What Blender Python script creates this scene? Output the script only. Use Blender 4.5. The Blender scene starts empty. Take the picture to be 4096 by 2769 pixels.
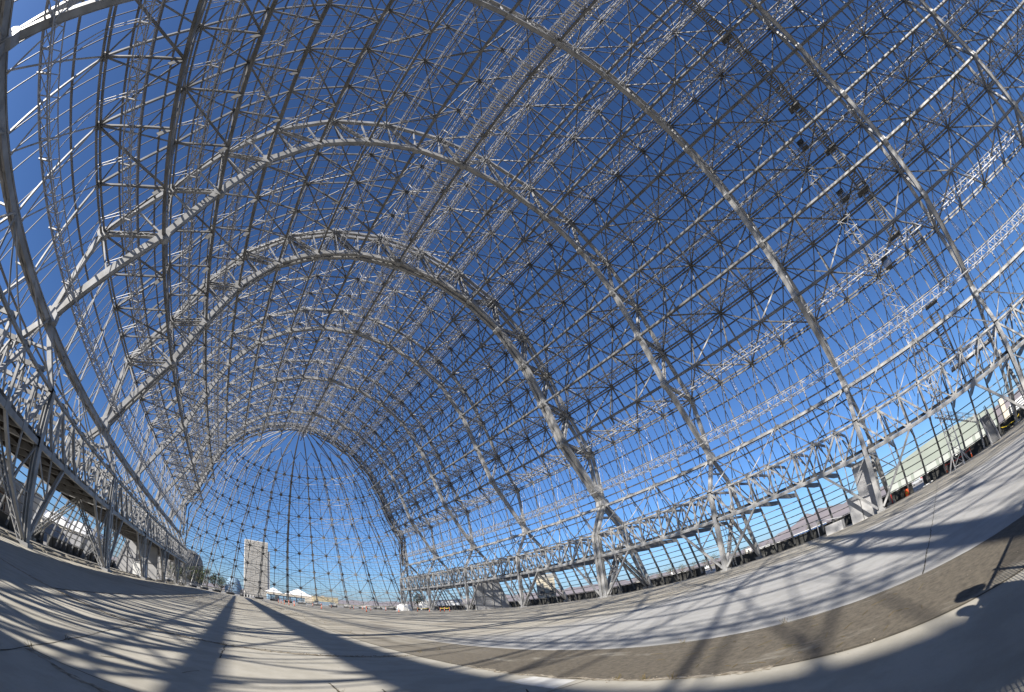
import bpy, math, random
import numpy as np
from mathutils import Vector

random.seed(7)
rng = np.random.default_rng(7)
SC = bpy.context.scene
COL = SC.collection
R = math.radians

# ------------------------------------------------------------------ camera
cam = bpy.data.cameras.new("camera")
cam_ob = bpy.data.objects.new("camera", cam)
COL.objects.link(cam_ob)
cam.type = 'PANO'
cam.sensor_fit = 'HORIZONTAL'
cam.sensor_width = 36.0
cam.sensor_height = 36.0 * 692 / 1024
F_MM = 1794.5118 / 4096 * 36.0
for tgt in (cam, getattr(cam, "cycles", None)):
    if tgt is None:
        continue
    try:
        tgt.panorama_type = 'FISHEYE_EQUISOLID'
        tgt.fisheye_lens = F_MM
        tgt.fisheye_fov = R(359)
    except Exception:
        pass
cam.clip_start = 0.05
cam.clip_end = 60000
CX, CZ = -18.4718, 1.4462
yaw, pitch, roll = 0.66230, 0.57480, -0.12090
f = Vector((math.sin(yaw) * math.cos(pitch), math.cos(yaw) * math.cos(pitch), math.sin(pitch)))
r0 = Vector((math.cos(yaw), -math.sin(yaw), 0))
u0 = r0.cross(f)
rr = math.cos(roll) * r0 + math.sin(roll) * u0
uu = -math.sin(roll) * r0 + math.cos(roll) * u0
from mathutils import Matrix
m = Matrix((rr, uu, -f)).transposed().to_4x4()
m.translation = Vector((CX, 0, CZ))
cam_ob.matrix_world = m
SC.camera = cam_ob

# ------------------------------------------------------------------ light
SUN = Vector((-1.40, -0.72, 1.0)).normalized()
elev = math.asin(SUN.z)
azim = math.atan2(SUN.x, SUN.y)
world = bpy.data.worlds.new("World")
SC.world = world
world.use_nodes = True
nt = world.node_tree
nt.nodes.clear()
wo = nt.nodes.new("ShaderNodeOutputWorld")
bg = nt.nodes.new("ShaderNodeBackground")
sky = nt.nodes.new("ShaderNodeTexSky")
sky.sky_type = 'NISHITA'
sky.sun_disc = False
sky.sun_elevation = elev
sky.sun_rotation = azim
sky.altitude = 1000
sky.air_density = 0.9
sky.dust_density = 1.5
sky.ozone_density = 10.0
bg.inputs[1].default_value = 0.08
nt.links.new(sky.outputs[0], bg.inputs[0])
nt.links.new(bg.outputs[0], wo.inputs[0])

sun = bpy.data.lights.new("sun", 'SUN')
sun.energy = 5.0
sun.angle = R(0.53)
sun.color = (1.0, 0.94, 0.85)
sun_ob = bpy.data.objects.new("sun", sun)
COL.objects.link(sun_ob)
sun_ob.rotation_euler = SUN.to_track_quat('Z', 'Y').to_euler()
sun_ob.location = (0, 0, 300)

SC.render.engine = 'CYCLES'
SC.view_settings.view_transform = 'Standard'
SC.view_settings.look = 'None'
SC.view_settings.gamma = 1.0
SC.view_settings.exposure = 0.85
SC.cycles.max_bounces = 6
SC.cycles.diffuse_bounces = 2


# ------------------------------------------------------------------ helpers
class MB:
    """collects beams, boxes and sheets into one mesh"""
    def __init__(s):
        s.v = []; s.f = []; s.n = 0

    def add(s, vs, fs):
        b = s.n
        s.v.extend([tuple(map(float, q)) for q in vs])
        s.f.extend([tuple(b + i for i in q) for q in fs])
        s.n += len(vs)
        return s

    def beam(s, p, q, w, h=None, up=(0, 0, 1), caps=True):
        h = w if h is None else h
        px, py, pz = p; qx, qy, qz = q
        dx, dy, dz = qx - px, qy - py, qz - pz
        L = math.sqrt(dx * dx + dy * dy + dz * dz)
        if L < 1e-6:
            return s
        dx /= L; dy /= L; dz /= L
        ux, uy, uz = up
        ax, ay, az = dy * uz - dz * uy, dz * ux - dx * uz, dx * uy - dy * ux
        l = math.sqrt(ax * ax + ay * ay + az * az)
        if l < 1e-3:
            ux, uy, uz = (1, 0, 0) if abs(dx) < 0.9 else (0, 1, 0)
            ax, ay, az = dy * uz - dz * uy, dz * ux - dx * uz, dx * uy - dy * ux
            l = math.sqrt(ax * ax + ay * ay + az * az)
        ax /= l; ay /= l; az /= l
        bx, by, bz = ay * dz - az * dy, az * dx - ax * dz, ax * dy - ay * dx
        a = w / 2; b = h / 2
        o = s.n
        for (X, Y, Z) in ((px, py, pz), (qx, qy, qz)):
            for i, j in ((-a, -b), (a, -b), (a, b), (-a, b)):
                s.v.append((X + ax * i + bx * j, Y + ay * i + by * j, Z + az * i + bz * j))
        s.n += 8
        s.f += [(o, o + 1, o + 5, o + 4), (o + 1, o + 2, o + 6, o + 5), (o + 2, o + 3, o + 7, o + 6), (o + 3, o, o + 4, o + 7)]
        if caps:
            s.f += [(o + 3, o + 2, o + 1, o), (o + 4, o + 5, o + 6, o + 7)]
        return s

    def poly(s, pts, w, h=None, up=(0, 0, 1)):
        for a, b in zip(pts[:-1], pts[1:]):
            s.beam(a, b, w, h, up)
        return s

    def laced(s, p, q, w, h, up, pitch=None, t=0.07):
        """four corner angles with zigzag lacing on two sides"""
        p = np.array(p, float); q = np.array(q, float)
        d = q - p; L = np.linalg.norm(d)
        if L < 0.2:
            return s
        d /= L
        a = np.cross(d, up)
        if np.linalg.norm(a) < 1e-3:
            a = np.cross(d, (1, 0, 0))
        a /= np.linalg.norm(a); b = np.cross(a, d)
        for sa in (-1, 1):
            off = a * sa * (w / 2 - t / 2)
            s.beam(p + off, q + off, t, h, b)
        n = max(2, int(round(L / (pitch or w * 1.2))))
        for sb in (-1, 1):
            for i in range(n):
                sg = 1 if i % 2 else -1
                u = p + d * L * i / n + b * sb * h * 0.5 + a * sg * w * 0.45
                v = p + d * L * (i + 1) / n + b * sb * h * 0.5 - a * sg * w * 0.45
                s.beam(u, v, t * 0.8, 0.03, b, False)
        return s

    def box(s, c, d, rz=0.0):
        cx, cy, cz = c; hx, hy, hz = d[0] / 2, d[1] / 2, d[2] / 2
        cs, sn = math.cos(rz), math.sin(rz)
        vs = []
        for z in (-hz, hz):
            for x, y in ((-hx, -hy), (hx, -hy), (hx, hy), (-hx, hy)):
                vs.append((cx + x * cs - y * sn, cy + x * sn + y * cs, cz + z))
        return s.add(vs, [(3, 2, 1, 0), (4, 5, 6, 7), (0, 1, 5, 4), (1, 2, 6, 5), (2, 3, 7, 6), (3, 0, 4, 7)])

    def prism(s, base, vec):
        n = len(base); v = np.array(vec, float)
        bs = [np.array(q, float) for q in base]
        vs = bs + [q + v for q in bs]
        fs = [tuple(range(n - 1, -1, -1)), tuple(range(n, 2 * n))]
        fs += [(i, (i + 1) % n, n + (i + 1) % n, n + i) for i in range(n)]
        return s.add(vs, fs)

    def disc(s, c, nrm, r, t, n=8):
        c = np.array(c, float); nrm = np.array(nrm, float); nrm /= np.linalg.norm(nrm)
        a = np.cross(nrm, (0, 0, 1.0))
        if np.linalg.norm(a) < 0.1:
            a = np.cross(nrm, (1.0, 0, 0))
        a /= np.linalg.norm(a); b = np.cross(nrm, a)
        pts = [c - nrm * t / 2 + r * (math.cos(2 * math.pi * (i + .5) / n) * a + math.sin(2 * math.pi * (i + .5) / n) * b) for i in range(n)]
        return s.prism(pts, nrm * t)

    def cyl(s, p, q, r1, r2=None, n=10):
        r2 = r1 if r2 is None else r2
        p = np.array(p, float); q = np.array(q, float); d = q - p; d /= np.linalg.norm(d)
        a = np.cross(d, (0, 0, 1.0))
        if np.linalg.norm(a) < 0.05:
            a = np.cross(d, (1.0, 0, 0))
        a /= np.linalg.norm(a); b = np.cross(d, a)
        vs = []
        for c, r in ((p, r1), (q, r2)):
            for i in range(n):
                t = 2 * math.pi * i / n
                vs.append(c + r * (math.cos(t) * a + math.sin(t) * b))
        fs = [(i, (i + 1) % n, n + (i + 1) % n, n + i) for i in range(n)]
        fs += [tuple(range(n - 1, -1, -1)), tuple(range(n, 2 * n))]
        return s.add(vs, fs)

    def build(s, name, mat, parent=None, loc=None, smooth=False):
        me = bpy.data.meshes.new(name)
        me.from_pydata(s.v, [], s.f)
        me.materials.append(mat)
        if smooth:
            me.polygons.foreach_set("use_smooth", [True] * len(me.polygons))
        o = bpy.data.objects.new(name, me)
        COL.objects.link(o)
        if parent is not None:
            o.parent = parent
            # children are written in world coordinates; take the parent's place away
            par = parent; off = Vector((0, 0, 0))
            while par is not None:
                off += par.location; par = par.parent
            o.location = -off
            if loc is not None:
                o.location = Vector(loc) - off
        elif loc is not None:
            o.location = loc
        return o


def thing(name, label, cat, loc=(0, 0, 0), group=None):
    o = bpy.data.objects.new(name, None)
    o.empty_display_size = 0.5
    COL.objects.link(o)
    o.location = loc
    o['label'] = label; o['category'] = cat
    if group:
        o['group'] = group
    return o


def tag(o, label, cat, group=None):
    o['label'] = label; o['category'] = cat
    if group:
        o['group'] = group
    return o


def struct(o):
    o['kind'] = 'structure'
    return o


def copy_tree(o, off=(0, 0, 0)):
    c = o.copy(); COL.objects.link(c)
    c.location = Vector(o.location) + Vector(off)
    for ch in o.children:
        d = ch.copy(); COL.objects.link(d); d.parent = c
        for g in ch.children:
            e = g.copy(); COL.objects.link(e); e.parent = d
    return c


# ------------------------------------------------------------------ materials
def mat(name, col, rough=0.6, metal=0.0, var=0.0, scale=3.0, col2=None, spec=0.4, bump=0.0, detail=6.0, stretch=None):
    M = bpy.data.materials.new(name); M.use_nodes = True
    n = M.node_tree.nodes; l = M.node_tree.links
    b = n["Principled BSDF"]
    b.inputs["Roughness"].default_value = rough
    b.inputs["Metallic"].default_value = metal
    if "Specular IOR Level" in b.inputs:
        b.inputs["Specular IOR Level"].default_value = spec
    c1 = (*col, 1)
    if var <= 0 and col2 is None:
        b.inputs["Base Color"].default_value = c1
        return M
    tc = n.new("ShaderNodeTexCoord")
    no = n.new("ShaderNodeTexNoise"); no.inputs["Scale"].default_value = scale; no.inputs["Detail"].default_value = detail
    src = tc.outputs["Object"]
    if stretch:
        mp = n.new("ShaderNodeMapping"); mp.inputs["Scale"].default_value = stretch
        l.new(src, mp.inputs[0]); src = mp.outputs[0]
    l.new(src, no.inputs["Vector"])
    ra = n.new("ShaderNodeValToRGB")
    ra.color_ramp.elements[0].position = 0.35; ra.color_ramp.elements[1].position = 0.68
    d = col2 if col2 is not None else tuple(max(0, x * (1 - var)) for x in col)
    ra.color_ramp.elements[0].color = (*d, 1); ra.color_ramp.elements[1].color = c1
    l.new(no.outputs["Fac"], ra.inputs[0]); l.new(ra.outputs[0], b.inputs["Base Color"])
    if bump > 0:
        bp = n.new("ShaderNodeBump"); bp.inputs["Strength"].default_value = bump; bp.inputs["Distance"].default_value = 0.05
        l.new(no.outputs["Fac"], bp.inputs["Height"]); l.new(bp.outputs[0], b.inputs["Normal"])
    return M


STEEL = mat("steel_grey_paint", (0.38, 0.38, 0.382), 0.5, 0.12, col2=(0.24, 0.238, 0.23), scale=0.9, spec=0.5)
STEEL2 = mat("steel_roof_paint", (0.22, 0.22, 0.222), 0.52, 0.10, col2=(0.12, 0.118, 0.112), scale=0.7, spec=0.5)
STEEL_THIN = mat("steel_purlin", (0.17, 0.166, 0.166), 0.55, 0.05, col2=(0.10, 0.095, 0.095), scale=0.5, spec=0.5)
GALV = mat("galvanised_steel", (0.44, 0.44, 0.445), 0.5, 0.10, col2=(0.30, 0.30, 0.305), scale=1.5, spec=0.5)
DARK = mat("dark_steel", (0.10, 0.10, 0.10), 0.6, 0.0, col2=(0.06, 0.06, 0.06), scale=1.2)
DECK = mat("deck_planks", (0.055, 0.045, 0.036), 0.9, 0.0, col2=(0.032, 0.027, 0.022), scale=1.0, stretch=(6, 0.4, 1))
PLATE = mat("grey_wall_plate", (0.42, 0.42, 0.42), 0.6, 0.0, col2=(0.33, 0.33, 0.335), scale=0.6)

# ------------------------------------------------------------------ the hangar's section (metres)
INN = {2: (30.4, 26.9), 3: (27.4, 34.0), 4: (24.35, 40.85), 5: (19.6, 47.05), 6: (13.85, 51.2), 7: (7.25, 53.8), 8: (0.0, 54.7)}
OUT = {1: (36.6, 25.4), 2: (32.4, 32.5), 3: (29.35, 39.8), 4: (25.3, 47.0), 5: (19.3, 53.0), 6: (12.05, 57.1), 7: (4.0, 59.2)}
HX, HZ = 37.6, 16.4
CXL = 34.73
ZB, ZT = 7.14, 11.03
WALL = [(46.5, 0.5), (43.6, 7.1), (41.9, 11.0), (39.9, 16.6), (36.6, 25.4)]
PAN = [0, .138, .277, .415, .587, .722, .862, 1]


def wallx(z):
    zs = [w[1] for w in WALL]; xs = [w[0] for w in WALL]
    return float(np.interp(z, zs, xs))


def Yk(k):
    return 7.81 + 22 * (k - 1) + (0.94 if k > 3 else 0)


KS = list(range(-3, 8))
MAIN = [Yk(k) for k in KS]
TWIN = Yk(3) + 0.94
ARCHES = sorted(MAIN + [TWIN])
BAYS = []
for k in KS[:-1]:
    a = TWIN if k == 3 else Yk(k)
    BAYS.append((a, Yk(k + 1)))
Y0, Y1 = MAIN[0], MAIN[-1]


def mid(a, b):
    return ((a[0] + b[0]) / 2, (a[1] + b[1]) / 2)


def P3(p, s, y):
    return (s * p[0], y, p[1])


hangar = thing("hangar_frame", "grey skeletal steel frame of a huge arched hangar stripped of its skin", "hangar")
YAX = (0, 1, 0)

# ---- main trussed arches
inner_line = [(HX, HZ)] + [INN[i] for i in range(2, 9)]
outer_line = [(HX, HZ)] + [OUT[i] for i in range(1, 8)]
for y in ARCHES:
    chord = MB()
    full_in = [P3(p, 1, y) for p in inner_line] + [P3(p, -1, y) for p in inner_line[::-1][1:]]
    full_out = [P3(p, 1, y) for p in outer_line] + [P3(p, -1, y) for p in outer_line[::-1]]
    chord.poly(full_out, 0.42, 0.50, YAX)
    last = y == ARCHES[-1]
    if not last:
        chord.poly(full_in, 0.50, 0.56, YAX)
    for pts in (() if last else (full_in,)):
        # cover plates stand a little proud of the chord
        for a, b in zip(pts[:-1], pts[1:]):
            a = np.array(a); b = np.array(b)
            for sy in (-1, 1):
                chord.beam(a + [0, sy * 0.29, 0], b + [0, sy * 0.29, 0], 0.62, 0.03, YAX)
    arch = chord.build("main_arch", STEEL, hangar)
    if last:
        continue
    for s in (-1, 1):
        # solid plate where both chords meet at the hinge
        MB().prism([(s * HX, y - .05, HZ - .5), (s * (HX - 1.6), y - .05, HZ + 2.3), (s * (HX - .25), y - .05, HZ + 3.4), (s * (HX + .5), y - .05, HZ + .2)], (0, .1, 0)).build("hinge_plate", STEEL, arch)
    for s in (-1, 1):
        for i in range(2, 9):
            I = INN[i]
            for j in (i - 1, i):
                if j in OUT:
                    MB().laced(P3(I, s, y), P3(OUT[j], s, y), 0.42, 0.34, YAX, 0.6).build("web_strut", STEEL, arch)
            # sub-struts to the middle of the chords
            if i <= 7:
                MB().beam(P3(I, s, y), P3(mid(OUT[i - 1], OUT[i]), s, y), 0.16, 0.2, YAX).build("sub_strut", STEEL, arch)
        for i in range(1, 8):
            a = INN[i] if i >= 2 else (HX, HZ)
            MB().beam(P3(OUT[i], s, y), P3(mid(a, INN[i + 1]), s, y), 0.16, 0.2, YAX).build("sub_strut", STEEL, arch)
        for i in range(1, 8):
            MB().disc(P3(OUT[i], s, y), YAX, 0.62, 0.54).build("joint_plate", STEEL, arch)
        for i in range(2, 9):
            if i == 8 and s < 0:
                continue
            MB().disc(P3(INN[i], s, y), YAX, 0.66, 0.68).build("joint_plate", STEEL, arch)
        MB().disc(P3((HX, HZ), s, y), YAX, 0.85, 0.72).build("joint_plate", STEEL, arch)

# ---- light frames at the quarter points of every bay
FR = []          # list of lists: frame y positions per bay, quarter steps 0..4
for a, b in BAYS:
    FR.append([a + (b - a) * q / 4 for q in range(5)])
for bay in FR:
    for q in (1, 2, 3):
        y = bay[q]
        m_ = MB()
        full_out = [P3(p, 1, y) for p in outer_line[1:]] + [P3(p, -1, y) for p in outer_line[::-1][:-1]]
        m_.poly(full_out, 0.22, 0.18, YAX)
        for s in (-1, 1):
            for i in range(2, 9):
                for j in (i - 1, i):
                    if j in OUT:
                        if i == 8 and j == 7 or j < 8:
                            m_.beam(P3(INN[i], s, y), P3(OUT[j], s, y), 0.17, 0.17, YAX)
                # hanging plate at the inner joint
                if i <= 7:
                    o = mid(INN[i], OUT[i - 1])
                    dx, dz = (INN[i - 1] if i > 2 else (HX, HZ))[0] - INN[i][0], (INN[i - 1] if i > 2 else (HX, HZ))[1] - INN[i][1]
                    L = math.hypot(dx, dz); dx /= L; dz /= L
                    a = (INN[i][0] + dx * 0.2, INN[i][1] + dz * 0.2); b = (INN[i][0] + dx * 1.25, INN[i][1] + dz * 1.25)
                    m_.beam(P3(a, s, y), P3(b, s, y), 0.42, 0.04, YAX)
            for i in range(1, 8):
                c = P3(OUT[i], s, y)
                m_.disc(c, (s * c[0] / 40, 0, 1), 0.36, 0.10)
        m_.build("light_frame", STEEL2, hangar)

# ---- long members: rows of chords, purlins
ALLY = (Y0, Y1 + 1.5)


def row(p, s, w, h=None, name="long_chord", double=False, mat_=STEEL2, yr=ALLY):
    m_ = MB()
    n = max(1, int((yr[1] - yr[0]) / 22))
    ys = np.linspace(yr[0], yr[1], n + 1)
    offs = (-0.19, 0.19) if double else (0,)
    ang = math.atan2(p[1] - 8, p[0])
    for o in offs:
        for a, b in zip(ys[:-1], ys[1:]):
            x = p[0] - math.sin(ang) * o; z = p[1] + math.cos(ang) * o
            m_.beam((s * x, a, z), (s * x, b, z), w, h)
    return m_.build(name, mat_, hangar)


for s in (-1, 1):
    for i in range(1, 8):
        row(OUT[i], s, 0.14, 0.22, "outer_chord_row", True)
    for i in range(2, 9):
        if i == 8 and s < 0:
            continue
        row(INN[i], s, 0.30, 0.30, "inner_chord_row")
    # thin purlins between the rows, just outside the frames
    for i in range(1, 7):
        a, b = OUT[i], OUT[i + 1]
        for t in (0.25, 0.5, 0.75):
            p = (a[0] + (b[0] - a[0]) * t, a[1] + (b[1] - a[1]) * t + 0.1)
            row(p, s, 0.14, 0.18, "purlin", False, STEEL_THIN)
    for t in (0.12, 0.3, 0.48, 0.65, 0.83):
        p = (41.9 + (36.6 - 41.9) * t + 0.1, 11.0 + (25.4 - 11.0) * t)
        row(p, s, 0.14, 0.18, "purlin", False, STEEL_THIN)
for x in (-2.0, 0.0, 2.0):
    row((x, 59.35), 1, 0.11, 0.15, "purlin", False, STEEL_THIN)

# ---- bracing in the outer skin and between inner and outer rows, one part per bay
for bay in FR:
    m_ = MB()
    for q in range(4):
        ya, yb = bay[q], bay[q + 1]
        for s in (-1, 1):
            for i in range(1, 7):
                m_.beam(P3(OUT[i], s, ya), P3(OUT[i + 1], s, yb), 0.13, 0.10)
                m_.beam(P3(OUT[i], s, yb), P3(OUT[i + 1], s, ya), 0.13, 0.10)
        m_.beam((4.0, ya, 59.2), (-4.0, yb, 59.2), 0.13, 0.1)
        m_.beam((4.0, yb, 59.2), (-4.0, ya, 59.2), 0.13, 0.1)
    m_.build("skin_bracing", STEEL2, hangar)
    m_ = MB()
    for q in (1, 3):
        y = bay[q]
        for s in (-1, 1):
            for i in range(2, 9):
                if i == 8 and s < 0:
                    continue
                for j in (i - 1, i):
                    if j in OUT:
                        for yy in (bay[q - 1], bay[q + 1]):
                            m_.beam(P3(INN[i], s, y), P3(OUT[j], s, yy), 0.15, 0.17)
                if i == 8:
                    for yy in (bay[q - 1], bay[q + 1]):
                        m_.beam(P3(INN[8], 1, y), P3(OUT[7], -1, yy), 0.15, 0.17)
    m_.build("depth_bracing", STEEL2, hangar)

# ---- thin transverse skin ribs
rib_line = [(41.9, 11.0)] + [(OUT[i][0] + 0.18, OUT[i][1] + 0.25) for i in range(1, 8)]
rys = []
for bay in FR:
    for q in range(16):
        if q % 4:
            rys.append(bay[0] + (bay[4] - bay[0]) * q / 16)
rys.sort(key=lambda y: abs(y - 20))
rest = MB()
for n_, y in enumerate(rys):
    m_ = rest if n_ >= 100 else MB()
    pts = [P3(p, 1, y) for p in rib_line] + [P3(p, -1, y) for p in rib_line[::-1]]
    m_.poly(pts, 0.055, 0.08, YAX)
    if n_ < 100:
        m_.build("skin_rib", STEEL_THIN, hangar)
o = rest.build("skin_ribs", STEEL_THIN, hangar); o['kind'] = 'stuff'

# ---- side galleries: columns, trusses, beams, wall studs
for s in (-1, 1):
    for y in ARCHES:
        m_ = MB()
        m_.beam((s * CXL, y, 0.25), (s * CXL, y, ZT), 0.62, 0.10, (1, 0, 0))
        for e in (-1, 1):
            m_.beam((s * CXL + e * 0.29, y, 0.25), (s * CXL + e * 0.29, y, ZT), 0.55, 0.06, (1, 0, 0))
        m_.beam((s * CXL, y, ZT - 0.1), (s * HX, y, HZ), 0.45, 0.5, YAX)
        m_.box((s * CXL, y, 0.14), (1.1, 1.0, 0.28))
        col = m_.build("column", STEEL, hangar)
        m_ = MB()
        # raking leg outside, inclined lattice strut inside, tie
        m_.beam((s * HX, y, HZ), (s * 41.0, y, 12.9), 0.5, 0.45, YAX)
        m_.beam((s * 41.0, y, 12.9), (s * 46.3, y, 0.4), 0.5, 0.45, YAX)
        m_.laced((s * (CXL + 0.5), y, 0.4), (s * 40.5, y, 9.0), 0.45, 0.4, YAX, 0.55)
        m_.beam((s * 36.2, y, 13.9), (s * 40.3, y, 13.9), 0.2, 0.25, YAX)
        m_.laced((s * 39.0, y, 7.2), (s * 46.0, y, 0.6), 0.4, 0.35, YAX, 0.55)
        m_.beam((s * CXL, y, ZT), (s * 41.8, y, ZT), 0.3, 0.35, YAX)
        m_.beam((s * CXL, y, ZB), (s * 43.5, y, ZB), 0.3, 0.45, YAX)
        m_.box((s * 46.3, y, 0.2), (1.2, 1.2, 0.4))
        m_.build("raking_leg", STEEL, hangar)
    for (ya, yb) in BAYS:
        L = yb - ya
        yy = [ya + L * t for t in PAN]
        top = MB(); bot = MB(); web = MB()
        top.beam((s * CXL, ya, ZT), (s * CXL, yb, ZT), 0.32, 0.2)
        top.beam((s * (CXL + 1.6), ya, ZT + .05), (s * (CXL + 1.6), yb, ZT + .05), 0.08, 0.1)
        bot.beam((s * CXL, ya, ZB), (s * CXL, yb, ZB), 0.34, 0.42)
        # crane runway just behind and above the bottom chord
        run = MB(); run.beam((s * (CXL + 0.5), ya, ZB + 0.5), (s * (CXL + 0.5), yb, ZB + 0.5), 0.2, 0.34)
        for i in range(1, 7):
            web.beam((s * CXL, yy[i], ZB), (s * CXL, yy[i], ZT), 0.2, 0.24, (1, 0, 0))
        for i in range(0, 3):
            web.beam((s * CXL, yy[i], ZT), (s * CXL, yy[i + 1], ZB), 0.22, 0.26, (1, 0, 0))
            web.beam((s * CXL, yy[7 - i], ZT), (s * CXL, yy[6 - i], ZB), 0.22, 0.26, (1, 0, 0))
        web.beam((s * CXL, yy[3], ZT), (s * CXL, yy[4], ZB), 0.14, 0.16, (1, 0, 0))
        web.beam((s * CXL, yy[4], ZT), (s * CXL, yy[3], ZB), 0.14, 0.16, (1, 0, 0))
        # thin second layer of bracing behind
        xb = s * (CXL + 1.6)
        for i in range(7):
            web.beam((xb, yy[i], ZT), (xb, (yy[i] + yy[i + 1]) / 2, ZB + .8), 0.13, 0.13)
            web.beam((xb, yy[i + 1], ZT), (xb, (yy[i] + yy[i + 1]) / 2, ZB + .8), 0.13, 0.13)
            web.beam((s * CXL, yy[i], ZT), (xb, yy[i + 1], ZT), 0.08, 0.08)
            web.beam((xb, yy[i], ZB + .3), (xb, yy[i], ZT), 0.13, 0.13)
            web.beam((s * CXL, (yy[i] + yy[i + 1]) / 2, ZB + .2), (s * CXL, (yy[i] + yy[i + 1]) / 2, ZT), 0.08, 0.1)
        for i in range(8):
            for z, e in ((ZT, 0.55), (ZB, 0.6)):
                web.box((s * (CXL - 0.02), yy[i], z + (.1 if z == ZB else 0)), (0.36, e * 1.25, 0.66 if z == ZB else .34))
        tr = top.build("side_truss", STEEL, hangar)
        bot.build("bottom_chord", STEEL, tr)
        run.build("crane_runway", DARK, tr)
        web.build("web_bracing", STEEL, tr)
        for yf, sg in ((ya, 1), (yb, -1)):
            fan = MB()
            ye = ya + L * (.277 if sg > 0 else .722)
            yq = ya + L * (.138 if sg > 0 else .862)
            foot = (s * CXL, yf + sg * 0.35, 0.5)
            end = (s * CXL, ye, ZB - 0.1)
            fan.beam(foot, end, 0.26, 0.3, (1, 0, 0))
            mp = (s * CXL, (foot[1] + end[1]) / 2, (foot[2] + end[2]) / 2)
            fan.beam((s * CXL, yq, ZB), mp, 0.12, 0.14, (1, 0, 0))
            fan.beam((s * CXL, yf, ZB), mp, 0.12, 0.14, (1, 0, 0))
            fan.beam((s * CXL, yf, mp[2] - .2), mp, 0.12, 0.14, (1, 0, 0))
            fan.build("fan_strut", STEEL, hangar)
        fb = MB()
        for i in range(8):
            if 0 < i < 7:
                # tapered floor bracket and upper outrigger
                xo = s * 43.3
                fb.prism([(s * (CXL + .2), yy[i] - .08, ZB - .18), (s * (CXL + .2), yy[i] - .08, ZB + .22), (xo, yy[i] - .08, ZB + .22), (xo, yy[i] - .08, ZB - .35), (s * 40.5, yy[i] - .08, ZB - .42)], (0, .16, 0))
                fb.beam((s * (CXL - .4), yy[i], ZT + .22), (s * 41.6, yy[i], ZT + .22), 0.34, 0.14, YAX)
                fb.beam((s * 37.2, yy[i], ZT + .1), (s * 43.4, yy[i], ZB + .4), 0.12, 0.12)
        fb.build("floor_beams", STEEL2, hangar)  # darker steel stands in for the truss's shade on the brackets
        # upper bracing between truss and hinge girder
        ub = MB()
        for yh, sg in ((ya, 1), (yb, -1)):
            h = (s * HX, yh, HZ)
            n1 = (s * (CXL + .3), ya + L * (.277 if sg > 0 else .722), ZT)
            n2 = (s * (CXL + .3), ya + L * (.415 if sg > 0 else .587), ZT)
            ub.beam(h, n1, 0.13, 0.13)
            ub.beam((s * CXL, yh, ZT), (s * HX, ya + L * .25 if sg > 0 else ya + L * .75, HZ), 0.13, 0.13)
            ub.beam((s * HX, ya + L * .5, HZ), n2, 0.13, 0.13)
            ub.beam((s * HX, ya + L * .5, HZ), n1, 0.11, 0.11)
        for t in (.25, .5, .75):
            ub.beam((s * HX, ya + L * t, HZ), (s * wallx(11), ya + L * t, 11.2), 0.14, 0.14)
            ub.beam((s * HX, ya + L * t, HZ), (s * wallx(25.4), ya + L * t, 25.4), 0.14, 0.14)
            ub.beam((s * HX, ya + L * t, HZ), (s * (wallx(16.6)), ya + L * t, 16.6), 0.12, 0.12)
        for t0 in (0, .25, .5, .75):
            ub.beam((s * wallx(11), ya + L * t0, 11), (s * wallx(25.4), ya + L * (t0 + .25), 25.4), 0.11, 0.09)
            ub.beam((s * wallx(25.4), ya + L * t0, 25.4), (s * wallx(11), ya + L * (t0 + .25), 11), 0.11, 0.09)
        ub.build("eaves_bracing", STEEL, hangar)
    # hinge girder: twin heavy beams with lacing between
    g = MB()
    for (ya, yb) in BAYS:
        yb2 = yb + (1.0 if abs(yb - Yk(3)) < .1 else 0)
        for dx, dz in ((-0.2, -.47), (0.28, -.47)):
            g.beam((s * (HX + dx), ya, HZ + dz), (s * (HX + dx), yb2, HZ + dz), 0.14, 0.56 if s < 0 else 0.34)
            for e in (-1, 1):
                hh = .28 if s < 0 else .17; g.beam((s * (HX + dx), ya, HZ + dz + e * hh), (s * (HX + dx), yb2, HZ + dz + e * hh), 0.30 if s < 0 else 0.2, 0.04)
        n = 12
        for i in range(n):
            a = ya + (yb - ya) * i / n; b = ya + (yb - ya) * (i + 1) / n
            g.beam((s * (HX - .2), a, HZ - .24), (s * (HX + .28), b, HZ - .24), 0.08, 0.05)
            g.beam((s * (HX - .2), a, HZ - .86), (s * (HX + .28), b, HZ - .86), 0.08, 0.05)
    g.build("hinge_girder", STEEL, hangar)
    # wall girts
    for z in (1.6, 2.5, 3.45, 4.4, 5.35, 6.3, 8.0, 9.4):
        g = MB()
        for (ya, yb) in BAYS:
            g.beam((s * (wallx(z) + .12), ya, z), (s * (wallx(z) + .12), yb, z), 0.10, 0.12)
        g.build("wall_girt", STEEL_THIN, hangar)
# wall studs: seven to a bay on each side, foot to eaves
sp = []
for s in (-1, 1):
    for (ya, yb) in BAYS:
        for t in PAN[1:-1] + [0.5]:
            sp.append((s, ya + (yb - ya) * t))
sp.sort(key=lambda q: abs(q[1] - 30) - (8 if q[0] > 0 else 0))
rest = MB()
for n_, (s, y) in enumerate(sp):
    m_ = rest if n_ >= 100 else MB()
    m_.beam((s * 46.4, y, 0.4), (s * 43.5, y, 7.1), 0.2, 0.28, YAX)
    m_.beam((s * 43.5, y, 7.1), (s * 41.8, y, 11.2), 0.16, 0.22, YAX)
    if n_ < 100:
        m_.build("wall_stud", STEEL2, hangar)
o = rest.build("wall_studs", STEEL2, hangar); o['kind'] = 'stuff'
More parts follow.
